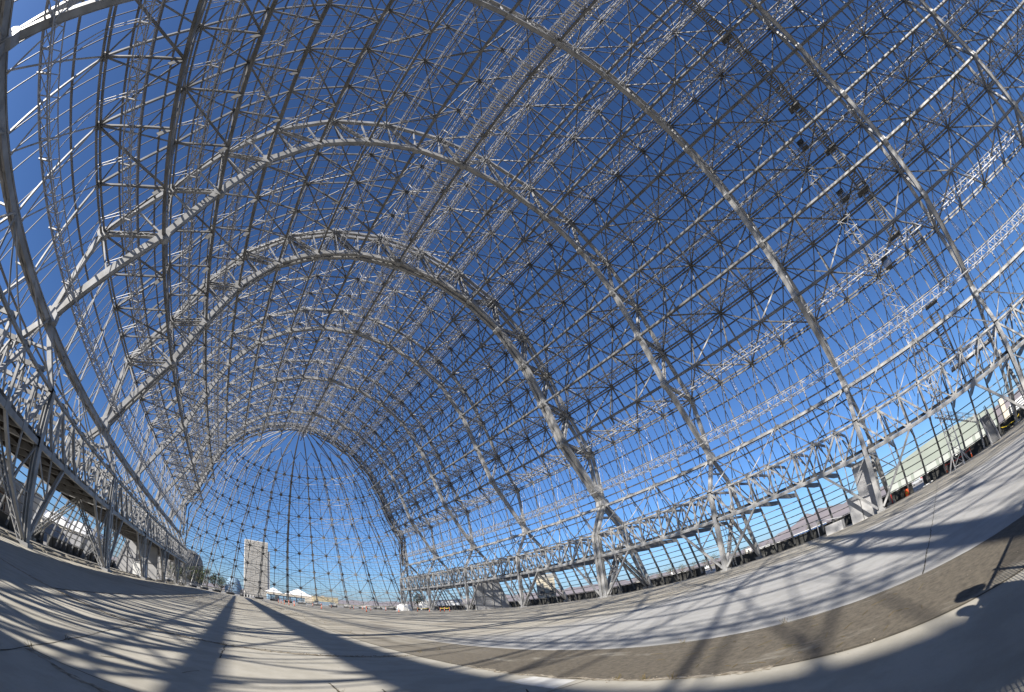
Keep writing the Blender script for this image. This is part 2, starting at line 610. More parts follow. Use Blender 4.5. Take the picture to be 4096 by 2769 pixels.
# plank deck of the left gallery
for (ya, yb) in BAYS[3:]:
    d = MB()
    d.box((-38.6, (ya + yb) / 2, ZB + .34), (6.9, yb - ya, 0.1))
    for i in range(9):
        y = ya + (yb - ya) * (i + .5) / 9
        d.box((-38.6, y, ZB + .1), (6.9, 0.12, 0.3))
    for x in (-36.3, -38.6, -41.0):
        d.box((x, (ya + yb) / 2, ZB + .05), (0.1, yb - ya, 0.36))
    d.box((-42.1, (ya + yb) / 2, ZB + 0.0), (0.25, yb - ya, 0.6))
    d.build("gallery_deck", DECK, hangar)

# ------------------------------------------------------------------ far end: clamshell doors
YD = 143.6


def rdoor(z):
    zs = [0, 1.0, 7.1, 11.0, 16.6, 25.4, 32.5, 39.8, 47.0, 53.0, 57.1, 59.2, 60.4]
    rs = [46.9, 46.5, 43.9, 42.3, 40.3, 37.1, 33.0, 29.9, 25.8, 19.8, 12.5, 5.0, 0.3]
    return float(np.interp(z, zs, rs))


def D3(phi, z, off=0.0):
    r_ = rdoor(z) + off
    return (1.9 * (1 - z / 61) + r_ * math.cos(R(phi)), YD + r_ * math.sin(R(phi)), z)


DZ = [1.4] + [7.0 * i for i in range(1, 8)] + [53.5, 57.5, 60.2]
for side in (-1, 1):
    if side > 0:
        lab = "right-hand curved steel door frame closing the far end of the hangar"
    else:
        lab = "left-hand curved steel door frame at the hangar's far end, before the tall ribbed block"
    door = thing("hangar_door", lab, "hangar door", (side * 20.0, YD + 30, 0), "far end doors")
    edges = [88.7] + [88.7 - side * (7.3 + 8.2 * i) for i in range(10)]
    edges = [p for p in edges if 3 <= p <= 175]
    ZI = -1.9                                     # the inner layer of the double grid
    for n_, ph in enumerate(edges):
        rb = MB()
        ph0 = ph - side * 0.35 if n_ == 0 else ph
        nrm = (math.cos(R(ph)), math.sin(R(ph)), 0)
        zs = list(np.arange(1.2, 56, 3.5)) + ([57.1, 59.2, 60.3] if n_ % 2 == 0 else [])
        rb.poly([D3(ph0, z) for z in zs], 0.30 if n_ % 2 == 0 else 0.2, 0.2, nrm)
        if n_ % 2 == 0:
            zi = [1.5] + [7.0 * j + 4.6 for j in range(8)] + [58.0]
            rb.poly([D3(ph0, z, ZI if z < 50 else -.8) for z in zi], 0.22, 0.2, nrm)
            for z in zi[1:-1]:
                for dz in (-4.6, -1.2, 2.4):
                    rb.beam(D3(ph0, z, ZI if z < 50 else -.8), D3(ph0, max(1.4, z + dz)), 0.1, 0.1)
        rb.build("door_rib", STEEL2, door)
    for z in [1.5] + [3.5 * i for i in range(1, 16)]:
        rg = MB()
        w = 0.2 if z == 1.5 or (z / 3.5) % 2 == 0 else 0.1
        sub = []
        for a, b in zip(edges[:-1], edges[1:]):
            sub += [a, (a + b) / 2]
        sub.append(edges[-1])
        rg.poly([D3(p, z) for p in sub], w, w)
        rg.build("door_ring", STEEL2, door)
    for j in range(7):
        rg = MB()
        rg.poly([D3(p, 7.0 * j + 4.6, ZI) for p in edges[::2]], 0.16, 0.16)
        rg.build("inner_ring", STEEL2, door)
    gt = MB(); th = MB()
    for z in np.arange(2.6, 52, 0.875):
        if abs((z - 2.6 + .0) % 1.75) > 0.1 and z > 26:
            continue
        sub = []
        for a, b in zip(edges[:-1], edges[1:]):
            sub += [a, (a + b) / 2]
        sub.append(edges[-1])
        if (int(z / 0.875) % 2) == 0:
            gt.poly([D3(p, z, 0.25) for p in sub], 0.06, 0.08)
        else:
            # short girts only in some panels
            for i in range(0, len(sub) - 2, 4):
                gt.poly([D3(p, z, 0.25) for p in sub[i:i + 3]], 0.05, 0.06)
    for a, b in zip(edges[:-1], edges[1:]):
        for t in (1 / 3, 2 / 3):
            gt.poly([D3(a + (b - a) * t, z, 0.2) for z in np.arange(1.5, 50, 3.5)], 0.05, 0.05)
    gt.build("door_girts", STEEL_THIN, door)
    for n_ in range(0, len(edges), 2):
        br = MB()
        for j in range(8):
            zi = 7.0 * j + 4.6
            c = D3(edges[n_], zi, ZI if zi < 50 else -.8)
            for m2_ in (n_ - 1, n_ + 1):
                if 0 <= m2_ < len(edges):
                    for z in (7.0 * j, 7.0 * (j + 1)):
                        if z < 57:
                            br.beam(c, D3(edges[m2_], max(z, 1.5)), 0.17, 0.14)
                    br.beam(c, D3((edges[n_] + edges[m2_]) / 2, min(zi + 1.2, 56), 0), 0.08, 0.08)
        br.build("door_bracing", STEEL2, door)
    for n_, ph in enumerate(edges):
        for j in range(1, 8):
            nv = (math.cos(R(ph)), math.sin(R(ph)), 0.25)
            MB().disc(D3(ph, 7.0 * j, -0.12), nv, 0.66, 0.08).build("node_plate", STEEL2, door)
            if n_ % 2 == 0:
                MB().disc(D3(ph, 7.0 * j - 2.4, ZI - .1), nv, 0.5, 0.10).build("inner_node", DARK, door)
    # base truss, wheel trucks
    bt = MB()
    for a, b in zip(edges[:-1], edges[1:]):
        for off in (-1.0, 0.9):
            for z in (0.75, 1.45):
                bt.beam(D3(a, z, off), D3(b, z, off), 0.16, 0.16)
            n = 10
            for i in range(n):
                p, q = a + (b - a) * i / n, a + (b - a) * (i + 1) / n
                bt.beam(D3(p, 1.45, off), D3(p, 0.75, off), 0.05, 0.05)
        for i in range(5):
            p = a + (b - a) * i / 5
            bt.beam(D3(p, 1.45, -1.0), D3(p, 1.45, 0.9), 0.1, 0.08)
    bt.build("base_truss", STEEL, door)
    for n_, ph in enumerate(edges):
        tk = MB()
        c = D3(ph, 0.5, -1.2)
        rz = R(ph - 90)
        tk.box((c[0], c[1], 0.42), (3.4, 1.5, 0.62), rz)
        for e in (-1.2, -0.4, 0.4, 1.2):
            q = (c[0] + e * math.cos(rz), c[1] + e * math.sin(rz), 0.3)
            nv = np.array((math.cos(R(ph)), math.sin(R(ph)), 0))
            tk.cyl(np.array(q) - nv * 0.85, np.array(q) + nv * 0.85, 0.3, n=10)
        t_ = tk.build("wheel_truck", DARK, door)
        cv = MB(); cv.box((c[0] - math.cos(R(ph)) * .3, c[1] - math.sin(R(ph)) * .3, 0.95), (3.0, 1.1, 0.4), rz)
        cv.build("truck_cover", GALV, t_)
    # inclined legs at the bottom of every second rib
    lg = MB()
    for n_, ph in enumerate(edges):
        for e in (-1.3, 1.3):
            lg.beam(D3(ph, 3.5), D3(ph + e, 1.45, -0.9), 0.14, 0.14)
    lg.build("foot_struts", STEEL, door)
# door header arch
hd = MB()
hl = [(37.6, 16.4), (37.4, 25.6), (33.2, 32.9), (30.1, 40.3), (26.0, 47.6), (19.8, 53.8), (12.4, 58.0), (4.0, 60.1)]
for dy, off in ((1.6, 0.0), (2.4, 1.0)):
    pts = [(p[0] - off, Y1 + dy, p[1] - off * .6) for p in hl] + [(-p[0] + off, Y1 + dy, p[1] - off * .6) for p in hl[::-1]]
    hd.poly(pts, 0.55, 0.6, YAX)
    hd.poly([(q[0] * .965, q[1] - 1.4, q[2] * .97) for q in pts], 0.3, 0.3, YAX)
pts0 = [(p[0], Y1 + 1.6, p[1]) for p in hl] + [(-p[0], Y1 + 1.6, p[1]) for p in hl[::-1]]
for a, b in zip(pts0[:-1], pts0[1:]):
    a = np.array(a); b = np.array(b)
    for i in range(6):
        u = a + (b - a) * i / 6; v = a + (b - a) * (i + .5) / 6; w = a + (b - a) * (i + 1) / 6
        c = v * [0.96, 1, 0.965]
        hd.beam(u, c, 0.2, 0.2); hd.beam(c, w, 0.2, 0.2)
        hd.beam(u + [0, 0.8, 0], c + [0, -1.2, 0], 0.18, 0.18); hd.beam(u + [0, 1.5, 0], w + [0, -1.4, 0], 0.16, 0.16)
hd.box((0, Y1 + 2.2, 59.2), (2.4, 2.2, 1.8))
for x in (37.6, -37.6):
    hd.beam((x, Y1 + 1.6, HZ), (x * 1.03, Y1 + 1.6, 0.2), 0.5, 0.5)
    hd.beam((x * .94, Y1 + 1.6, HZ), (x * .97, Y1 + 1.6, 0.2), 0.3, 0.3)
    for z in range(1, 16, 2):
        hd.beam((x * 1.0, Y1 + 1.6, z), (x * .95, Y1 + 1.6, z + 1.8), 0.12, 0.12)
hd.build("door_header_arch", STEEL2, hangar)

# ------------------------------------------------------------------ catwalks hung inside the roof
CW = [(3.3, 56.6, "next to the ridge walkway"), (10.4, 54.6, "two panels down from the ridge"),
      (16.9, 51.2, "on the shoulder of the arch"), (22.7, 46.0, "at the upper haunch"),
      (26.8, 39.8, "half-way down the roof slope"), (30.1, 32.5, "below the middle of the slope"),
      (33.7, 25.6, "second above the hinge girder"), (36.0, 18.3, "just above the heavy hinge girder")]
for s in (-1, 1):
    for n_, (x, z, d_) in enumerate(CW):
        side = "above the plank-decked gallery side" if s < 0 else "on the slope with the roof stair"
        t = thing("catwalk", f"lattice catwalk {d_}, {side}", "catwalk", (s * x, 30, z), "lattice catwalks under the roof")
        fl = MB(); rl = MB(); hg = rl
        ya, yb = Y0 + 1, Y1 - 1
        n = int((yb - ya) / 5.5)
        ys = np.linspace(ya, yb, n + 1)
        for e in (-0.42, 0.42):
            fl.beam((s * x + e, ya, z), (s * x + e, yb, z), 0.07, 0.12)
            rl.beam((s * x + e, ya, z + 1.05), (s * x + e, yb, z + 1.05), 0.07, 0.07)
        for i in range(n * 4):
            a = ya + (yb - ya) * i / (n * 4); b = ya + (yb - ya) * (i + 1) / (n * 4); c = (a + b) / 2
            for e in (-0.42, 0.42):
                rl.beam((s * x + e, a, z), (s * x + e, c, z + 1.05), 0.055, 0.055, caps=False)
                rl.beam((s * x + e, c, z + 1.05), (s * x + e, b, z), 0.055, 0.055, caps=False)
            fl.beam((s * x - .42, a, z + .05), (s * x + .42, a, z + .05), 0.06, 0.06, caps=False)
            fl.beam((s * x - .42, a, z + .05), (s * x + .42, b, z + .05), 0.05, 0.04, caps=False)
        for y in ys:
            for e in (-0.42, 0.42):
                o_ = min(OUT.values(), key=lambda q: abs(q[0] - x) + abs(q[1] - z)) if x > 3.4 else (4.0, 59.2)
                hg.beam((s * x + e, y, z + 1.05), (s * o_[0] + e * .5, y + .6, o_[1]), 0.06, 0.06, caps=False)
            hg.beam((s * x - .6, y, z - .04), (s * x + .6, y, z - .04), 0.1, 0.1)
        fl.build("walkway_floor", GALV, t)
        rl.build("lattice_rail", GALV, t)

# ridge walkway: two strips of open grating
t = thing("ridge_walkway", "broad grated walkway running the length of the hangar under the ridge", "walkway", (0, 30, 55.2))
g = MB(); rl = MB()
ya, yb = Y0 + 1, Y1 - 1
for x in (-1.7, -0.5, -0.3, 1.0):
    g.beam((x, ya, 55.15), (x, yb, 55.15), 0.09, 0.2)
n = int((yb - ya) / 0.42)
for i in range(n):
    y = ya + (yb - ya) * i / n
    g.beam((-1.7, y, 55.2), (-0.5, y, 55.2), 0.26, 0.03, (0, -.5, 1), caps=False)
    g.beam((-0.3, y, 55.2), (1.0, y, 55.2), 0.2, 0.03, (0, -.7, 1), caps=False)
for x in (0.05, 0.25, 0.45, 0.62):
    g.beam((x, ya, 55.2), (x, yb, 55.2), 0.05, 0.06)
for x in (-1.5, 0.8):
    for z in (55.7, 56.25):
        rl.beam((x, ya, z), (x, yb, z), 0.05, 0.05)
for i in range(int((yb - ya) / 1.8)):
    y = ya + 1.8 * i
    for x in (-1.5, 0.8):
        rl.beam((x, y, 55.2), (x, y, 56.25), 0.05, 0.05, caps=False)
    if i % 3 == 0:
        for x in (-1.5, 0.8):
            rl.beam((x, y, 55.2), (x * 1.6, y, 59.3), 0.06, 0.06)
        rl.beam((-2.4, y, 55.0), (1.8, y, 55.0), 0.12, 0.12)
g.build("grating", mat("bright_grating", (.62, .62, .63), .4, .2), t); rl.build("handrail", GALV, t)

# ------------------------------------------------------------------ long stair down the roof, hoist track
prof = [(3.8, 56.6), (8.0, 55.7), (11.3, 54.8), (15.3, 52.8), (20.3, 49.0), (24.3, 44.6), (27.7, 38.5), (30.3, 32.5), (33.0, 27.0)]
stair = thing("roof_stair", "long steep open-tread stair following the inside of the roof down the right slope", "stair", (27, -7.9, 40))
segs = list(zip(prof[:-1], prof[1:]))
segs2 = [((33.2, 26.2), (36.4, 19.0)), ((37.2, 17.4), (40.2, 11.4))]
for k_, (a, b) in enumerate(segs + segs2):
    st = MB(); tr = MB()
    y = -7.9 if k_ < len(segs) else (-10.6 if k_ == len(segs) else -7.4)
    a3 = np.array((a[0], y, a[1])); b3 = np.array((b[0], y, b[1]))
    for e in (-.55, .55):
        st.beam(a3 + [0, e, 0], b3 + [0, e, 0], 0.07, 0.28, YAX)
        st.beam(a3 + [0, e, 1.0], b3 + [0, e, 1.0], 0.05, 0.05)
    L = np.linalg.norm(b3 - a3); n = int(L / 0.31)
    for i in range(n):
        c = a3 + (b3 - a3) * (i + .5) / n
        tr.box(c, (0.2, 1.06, 0.04))
        if i % 5 == 0:
            for e in (-.55, .55):
                st.beam(c + [0, e, 0], c + [0, e, 1.0], 0.05, 0.05, caps=False)
    fl_ = st.build("stair_flight", STEEL2, stair); tr.build("treads", STEEL2, fl_)
for x, z in ((15.3, 52.7), (24.3, 44.5), (27.7, 38.4), (30.3, 32.4), (33.1, 26.6), (36.8, 18.2)):
    ld = MB(); ld.box((x, -7.7, z), (1.0, 2.0, 0.06))
    for e in (-1, 1):
        ld.box((x + e * .5, -7.7, z + .06), (0.05, 2.0, 0.2))
    ld.build("landing", DARK, stair)


hoist = thing("hoist_track", "inclined lattice hoist track beside the roof stair, with small hanging cages", "hoist track", (28, -3.3, 38))
h = MB(); cg = MB()
prof2 = [(13.0, 53.9), (17.5, 51.2), (22.2, 47.2), (25.9, 41.9), (28.8, 35.5), (31.0, 30.0), (33.5, 25.0), (36.3, 18.5)]
for a, b in zip(prof2[:-1], prof2[1:]):
    a3 = np.array((a[0], -3.2, a[1])); b3 = np.array((b[0], -3.2, b[1]))
    nrm = np.array((-(b[1] - a[1]), 0, b[0] - a[0])); nrm = nrm / np.linalg.norm(nrm)
    L = np.linalg.norm(b3 - a3); n = max(2, int(L / 1.3))
    for e in (-.8, .8):
        for k_ in (0, 0.9):
            h.beam(a3 + [0, e, 0] + nrm * k_, b3 + [0, e, 0] + nrm * k_, 0.09, 0.09)
    for i in range(n):
        p = a3 + (b3 - a3) * i / n; q = a3 + (b3 - a3) * (i + 1) / n
        h.beam(p + [0, -.8, 0], q + [0, .8, 0], 0.06, 0.06, caps=False)
        h.beam(p + [0, .8, 0], q + [0, -.8, 0], 0.06, 0.06, caps=False)
        h.beam(p + [0, -1.1, 0], p + [0, 1.1, 0], 0.08, 0.08)
        for e in (-.8, .8):
            h.beam(p + [0, e, 0], q + [0, e, 0] + nrm * .9, 0.05, 0.05, caps=False)
            h.beam(p + [0, e, 0], p + [0, e, 0] + nrm * .9, 0.05, 0.05, caps=False)
for x, z in ((25.9, 41.2), (29.2, 34.0), (33.2, 25.4)):
    cg = MB()
    cg.box((x + .2, -4.9, z - 1.3), (0.9, 1.0, 0.06)); cg.box((x + .2, -4.9, z), (0.9, 1.0, 0.06))
    for i in range(9):
        y = -5.4 + i * .125
        for ex in (-.45, .45):
            cg.beam((x + .2 + ex, y, z - 1.3), (x + .2 + ex, y, z), 0.04, 0.04, caps=False)
    for j in range(7):
        for ex in (-.45, .45):
            cg.beam((x + .2 + ex, -5.4, z - 1.3 + j * .2), (x + .2 + ex, -4.4, z - 1.3 + j * .2), 0.035, 0.035, caps=False)
    cg.build("hanging_cage", DARK, hoist)
h.build("lattice_track", STEEL, hoist)

# scaffold tower standing on the floor below the hoist
sc = thing("scaffold_tower", "tall slender lattice scaffold tower standing on the floor below the hoist track", "scaffold tower", (38.2, -3.1, 0))
h = MB()
for ex in (-.7, .7):
    for ey in (-.7, .7):
        h.beam((38.2 + ex, -3.1 + ey, 0), (38.2 + ex, -3.1 + ey, 19), 0.09, 0.09)
for i in range(13):
    z = i * 1.45 + .3
    for (a, b) in (((-.7, -.7), (.7, -.7)), ((.7, -.7), (.7, .7)), ((.7, .7), (-.7, .7)), ((-.7, .7), (-.7, -.7))):
        A = (38.2 + a[0], -3.1 + a[1], z); B = (38.2 + b[0], -3.1 + b[1], z)
        h.beam(A, B, 0.07, 0.07, caps=False)
        h.beam(A, (B[0], B[1], z + 1.45), 0.06, 0.06, caps=False)
for e in (-1, 1):
    h.beam((38.2 + e * .7, -3.8, 1.8), (38.2 + e * 1.6, -4.6, 0), 0.08, 0.08)
    h.beam((38.2 + e * .7, -2.4, 1.8), (38.2 + e * 1.6, -1.6, 0), 0.08, 0.08)
h.build("tower_frame", GALV, sc)

# two-flight metal stair to the gallery
ms = thing("metal_stair", "light metal stair with mesh sides rising from the floor to the right gallery", "stair", (39, -8.6, 0))
fl = MB(); tr = MB(); rl = MB()
for y in (-9.35, -8.05):
    fl.beam((37.4, y, 0.0), (41.4, y, 3.6), 0.06, 0.3, YAX)
    rl.beam((37.4, y, 1.0), (41.4, y, 4.6), 0.05, 0.05); rl.beam((37.4, y, .5), (41.4, y, 4.1), 0.03, 0.03)
    for i in range(26):
        x = 37.4 + 4 * i / 25; z = 3.6 * i / 25
        rl.beam((x, y, z), (x, y, z + 1.0), 0.035, 0.035, caps=False)
        if i < 25:
            rl.beam((x, y, z + .1), (x + .16, y, z + 1.1), 0.02, 0.02, caps=False)
for i in range(19):
    tr.box((37.5 + 3.9 * i / 19, -8.7, 0.18 + 3.5 * i / 19), (0.27, 1.28, 0.05))
    tr.box((37.63 + 3.9 * i / 19, -8.7, 0.1 + 3.5 * i / 19), (0.02, 1.26, 0.15))
fl.box((42.1, -8.4, 3.6), (1.5, 2.0, 0.1))
for x in (41.5, 42.7):
    fl.beam((x, -7.5, 3.6), (x, -2.0, 7.2), 0.06, 0.3, (1, 0, 0))
    for dz in (.5, 1.0):
        rl.beam((x, -7.5, 3.6 + dz), (x, -2.0, 7.2 + dz), 0.05, 0.05)
    for i in range(8):
        y = -7.5 + 5.5 * i / 7; z = 3.6 + 3.6 * i / 7
        rl.beam((x, y, z), (x, y, z + 1), 0.045, 0.045)
for i in range(17):
    tr.box((42.1, -7.4 + 5.3 * i / 17, 3.75 + 3.45 * i / 17), (1.16, 0.26, 0.05))
for y in (-9.3, -7.5):
    for x in (41.5, 42.7):
        rl.beam((x, y, 0), (x, y, 4.7), 0.09, 0.09)
fl.build("stair_frame", GALV, ms); tr.build("treads", GALV, ms); rl.build("handrail", GALV, ms)
# upper landing outside the truss
up = thing("service_platform", "small railed service platform high on the right side truss", "platform", (38.6, -9.5, 10.6))
h = MB(); rl = MB()
h.box((38.4, -10.2, 10.6), (1.6, 7.5, 0.12))
for x in (37.6, 39.2):
    h.beam((x, -14.0, 10.45), (x, -6.4, 10.45), 0.12, 0.25)
    for dz in (.55, 1.1):
        rl.beam((x, -14, 10.6 + dz), (x, -6.4, 10.6 + dz), 0.05, 0.05)
    for i in range(9):
        rl.beam((x, -14 + i * .95, 10.6), (x, -14 + i * .95, 11.7), 0.05, 0.05)
for i in range(10):
    h.beam((38.4 - .8, -13.8 + i * .8, 10.5), (38.4 + .8, -13.8 + i * .8, 10.5), 0.06, 0.12)
h.build("platform_floor", GALV, up); rl.build("guard_rail", GALV, up)

# ladders on the right side between floor and gallery
for y, lab in ((31.2, "thin steel ladder behind the second column on the right"), (53.9, "thin steel ladder beside the paired columns"), (98.2, "thin steel ladder in front of the grey partition wall")):
    t = MB()
    for e in (-.22, .22):
        t.beam((40.3, y + e, 0.2), (38.6, y + e, 8.4), 0.06, 0.06)
    for i in range(24):
        z = .5 + i * .33; x = 40.3 - 1.7 * (z - .2) / 8.2
        t.beam((x, y - .22, z), (x, y + .22, z), 0.035, 0.035, caps=False)
    tag(t.build("ladder", STEEL, None, None), lab, "ladder", "ladders up to the right gallery")

# ------------------------------------------------------------------ partitions and boxes in the galleries
for s, lab in ((1, "grey sheet-steel partition with a sloping edge across the right gallery"), (-1, "grey sheet-steel partition across the left gallery near the far end")):
    t = thing("partition_wall", lab, "partition wall", (s * 41, 95.5, 0))
    w = MB()
    w.prism([(s * 36.0, 95.5, 0.0), (s * 45.9, 95.5, 0.0), (s * 43.1, 95.5, 6.85), (s * 36.0, 95.5, 6.85)], (0, .18, 0))
    w.build("wall_sheet", PLATE, t)
    fr = MB()
    for x in (36.1, 38.5, 41.0, 43.2):
        fr.beam((s * x, 95.42, 0), (s * x, 95.42, 6.8), 0.14, 0.14)
    fr.beam((s * 45.8, 95.42, 0), (s * 43.0, 95.42, 6.9), 0.2, 0.16)
    fr.beam((s * 36, 95.42, 3.4), (s * 44.5, 95.42, 3.4), 0.12, 0.12)
    fr.build("wall_frame", STEEL, t)
t = thing("concrete_enclosure", "pale grey stepped enclosure of smooth slabs beside the nearest right column", "enclosure", (37.2, 11, 0))
w = MB(); w.box((37.3, 9.45, 3.4), (1.9, 1.9, 6.8)); w.build("tall_box", PLATE, t)
w = MB(); w.box((37.0, 11.25, 1.6), (1.6, 1.55, 3.2)); w.build("middle_box", PLATE, t)
w = MB(); w.box((37.0, 14.5, 0.6), (1.5, 2.3, 1.2)); w.beam((36.9, 13.2, 1.5), (36.9, 17.0, 2.3), 0.9, 0.07); w.beam((36.6, 16.7, 0), (36.6, 16.7, 2.2), 0.1, 0.1); w.build("low_box", PLATE, t)
# unseen block added on the left gallery, shaped to throw the corner shade
t = thing("gallery_shade_block", "grey sheeted room on the left gallery beyond the frame's edge", "shade block", (-38, -20, 7))
w = MB(); w.box((-37.4, -21.0, 9.6), (4.6, 35.0, 4.2)); w.build("shade_block_walls", PLATE, t)
w = MB(); w.box((-37.4, -21.0, 11.75), (5.0, 35.4, 0.1)); w.build("roof", PLATE, t)
# pale machine by the left columns
t = thing("machine_box", "white painted machine cabinet standing between the far left columns", "cabinet", (-37.5, 84.5, 0))
w = MB(); w.box((-37.5, 84.5, 1.3), (2.2, 3.4, 2.4)); w.build("cabinet_body", mat("white_cabinet", (0.75, 0.75, 0.73), 0.5), t)
w = MB(); w.box((-37.5, 84.5, 2.62), (2.4, 3.6, .12)); w.box((-36.35, 84.5, 1.2), (.06, 1.0, 2.0)); w.build("cabinet_door", PLATE, t)

# ------------------------------------------------------------------ floor and ground
def floor_mat():
    M = bpy.data.materials.new("hangar_concrete"); M.use_nodes = True
    n = M.node_tree.nodes; l = M.node_tree.links
    b = n["Principled BSDF"]; b.inputs["Roughness"].default_value = 0.85
    b.inputs["Specular IOR Level"].default_value = 0.25
    tc = n.new("ShaderNodeTexCoord"); P = tc.outputs["Object"]
    sx = n.new("ShaderNodeSeparateXYZ"); l.new(P, sx.inputs[0])

    def noise(scale, detail=8, rough=0.6, mp=None):
        k = n.new("ShaderNodeTexNoise"); k.inputs["Scale"].default_value = scale; k.inputs["Detail"].default_value = detail
        k.inputs["Roughness"].default_value = rough
        if mp:
            m_ = n.new("ShaderNodeMapping"); m_.inputs["Scale"].default_value = mp; l.new(P, m_.inputs[0]); l.new(m_.outputs[0], k.inputs["Vector"])
        else:
            l.new(P, k.inputs["Vector"])
        return k.outputs["Fac"]

    def math_(op, a, b_=0.0, clamp=False):
        k = n.new("ShaderNodeMath"); k.operation = op; k.use_clamp = clamp
        for i, q in enumerate((a, b_)):
            if isinstance(q, (int, float)):
                k.inputs[i].default_value = q
            else:
                l.new(q, k.inputs[i])
        return k.outputs[0]

    def step(src, lo, hi):
        k = n.new("ShaderNodeMapRange"); k.inputs[1].default_value = lo; k.inputs[2].default_value = hi
        k.interpolation_type = 'SMOOTHSTEP'; l.new(src, k.inputs[0]); return k.outputs[0]

    def mix(a, b_, fac):
        k = n.new("ShaderNodeMix"); k.data_type = 'RGBA'
        for q, i in ((a, 6), (b_, 7)):
            if isinstance(q, tuple):
                k.inputs[i].default_value = (*q, 1)
            else:
                l.new(q, k.inputs[i])
        if isinstance(fac, (int, float)):
            k.inputs[0].default_value = fac
        else:
            l.new(fac, k.inputs[0])
        return k.outputs[2]

    X, Y = sx.outputs[0], sx.outputs[1]
    fine = noise(9.0, 10, 0.7); big = noise(0.22, 5, 0.55); med = noise(1.3, 8, 0.65)
    streak = noise(1.0, 6, 0.6, (0.6, 0.06, 1))
    c = mix((0.43, 0.40, 0.335), (0.32, 0.293, 0.24), step(big, 0.42, 0.66))
    c = mix(c, (0.235, 0.205, 0.165), math_('MULTIPLY', step(streak, 0.50, 0.72), 0.7))
    # smoother cool-grey patched slabs right of the strip
    wob = math_('MULTIPLY', math_('SUBTRACT', med, 0.5), 5.0)
    zx = math_('MULTIPLY', step(X, -11.25, -11.2), math_('SUBTRACT', 1.0, step(math_('ADD', X, wob), 9.0, 14.0)))
    zy = math_('SUBTRACT', 1.0, step(math_('ADD', Y, wob), 13.0, 20.0))
    cool = mix((0.40, 0.398, 0.388), (0.34, 0.338, 0.328), step(med, 0.4, 0.62))
    c = mix(c, cool, math_('MULTIPLY', zx, zy))
    # near slabs on the left of the strip, smoother
    nl = math_('MULTIPLY', math_('SUBTRACT', 1.0, step(X, -13.85, -13.8)), math_('SUBTRACT', 1.0, step(Y, 24.0, 40.0)))
    lf = mix((0.42, 0.40, 0.35), (0.35, 0.332, 0.285), step(med, 0.38, 0.62))
    c = mix(c, lf, math_('MULTIPLY', nl, 0.85))
    # dark asphalt strip, fading with distance into stains
    asf = mix((0.155, 0.135, 0.105), (0.085, 0.075, 0.06), step(fine, 0.35, 0.7))
    asf = mix(asf, (0.30, 0.28, 0.235), math_('MULTIPLY', step(noise(0.7, 7, 0.7, (1, .35, 1)), 0.56, 0.68), 0.8))
    az = math_('MULTIPLY', step(X, -13.82, -13.76), math_('SUBTRACT', 1.0, step(X, -11.26, -11.2)))
    far = math_('SUBTRACT', 1.0, math_('MULTIPLY', step(Y, 7.0, 26.0), step(streak, 0.30, 0.55)))
    c = mix(c, asf, math_('MULTIPLY', az, far))
    # speckle
    c = mix(c, (0.16, 0.145, 0.12), math_('MULTIPLY', step(noise(34.0, 6, 0.75), 0.56, 0.72), 0.35))
    c = mix(c, (0.55, 0.53, 0.48), math_('MULTIPLY', step(noise(60.0, 4, 0.7), 0.6, 0.75), 0.25))
    l.new(c, b.inputs["Base Color"])
    bp = n.new("ShaderNodeBump"); bp.inputs["Strength"].default_value = 0.35; bp.inputs["Distance"].default_value = 0.01
    l.new(noise(22.0, 8, 0.75), bp.inputs["Height"]); l.new(bp.outputs[0], b.inputs["Normal"])
    return M


g = MB(); g.add([(-46.8, -95, 0), (46.8, -95, 0), (46.8, 143, 0), (-46.8, 143, 0)], [(0, 1, 2, 3)])
nseg = 40
pts = [(48.5 * math.cos(math.pi * i / nseg), 143 + 48.5 * math.sin(math.pi * i / nseg), 0) for i in range(nseg + 1)]
g.add(pts, [tuple(range(nseg + 1))])
struct(g.build("floor", floor_mat()))
APR = mat("apron_asphalt", (0.30, 0.285, 0.26), 0.9, col2=(0.20, 0.19, 0.175), scale=0.05, bump=0.1)
g = MB(); g.add([(-500, -400, -.006), (300, -400, -.006), (300, 700, -.006), (-500, 700, -.006)], [(0, 1, 2, 3)])
struct(g.build("apron", APR))
DRY = mat("dry_grass_ground", (0.27, 0.225, 0.14), 0.95, col2=(0.17, 0.16, 0.09), scale=0.012)
g = MB(); g.add([(-30000, -30000, -.03), (30000, -30000, -.03), (30000, 30000, -.03), (-30000, 30000, -.03)], [(0, 1, 2, 3)])
struct(g.build("ground", DRY))

# joints and cracks in the floor
CRK = mat("crack_fill", (0.10, 0.085, 0.06), 0.95, col2=(0.05, 0.045, 0.035), scale=6.0)
GRIT = mat("broken_concrete_edge", (0.42, 0.38, 0.31), 0.95, col2=(0.16, 0.13, 0.09), scale=9.0, bump=0.8)


def ribbon(p, q, w, jit, step_, z=0.004):
    p = np.array(p, float); q = np.array(q, float); L = np.linalg.norm(q - p); n = max(2, int(L / step_))
    d = (q - p) / L; nv = np.array((-d[1], d[0])); vs = []; off = 0
    for i in range(n + 1):
        off = off * .8 + rng.normal(0, jit); c = p + d * L * i / n + nv * off
        ww = w * (0.5 + rng.random())
        vs += [(*(c + nv * ww / 2), z), (*(c - nv * ww / 2), z)]
    return vs, [(2 * i, 2 * i + 1, 2 * i + 3, 2 * i + 2) for i in range(n)]


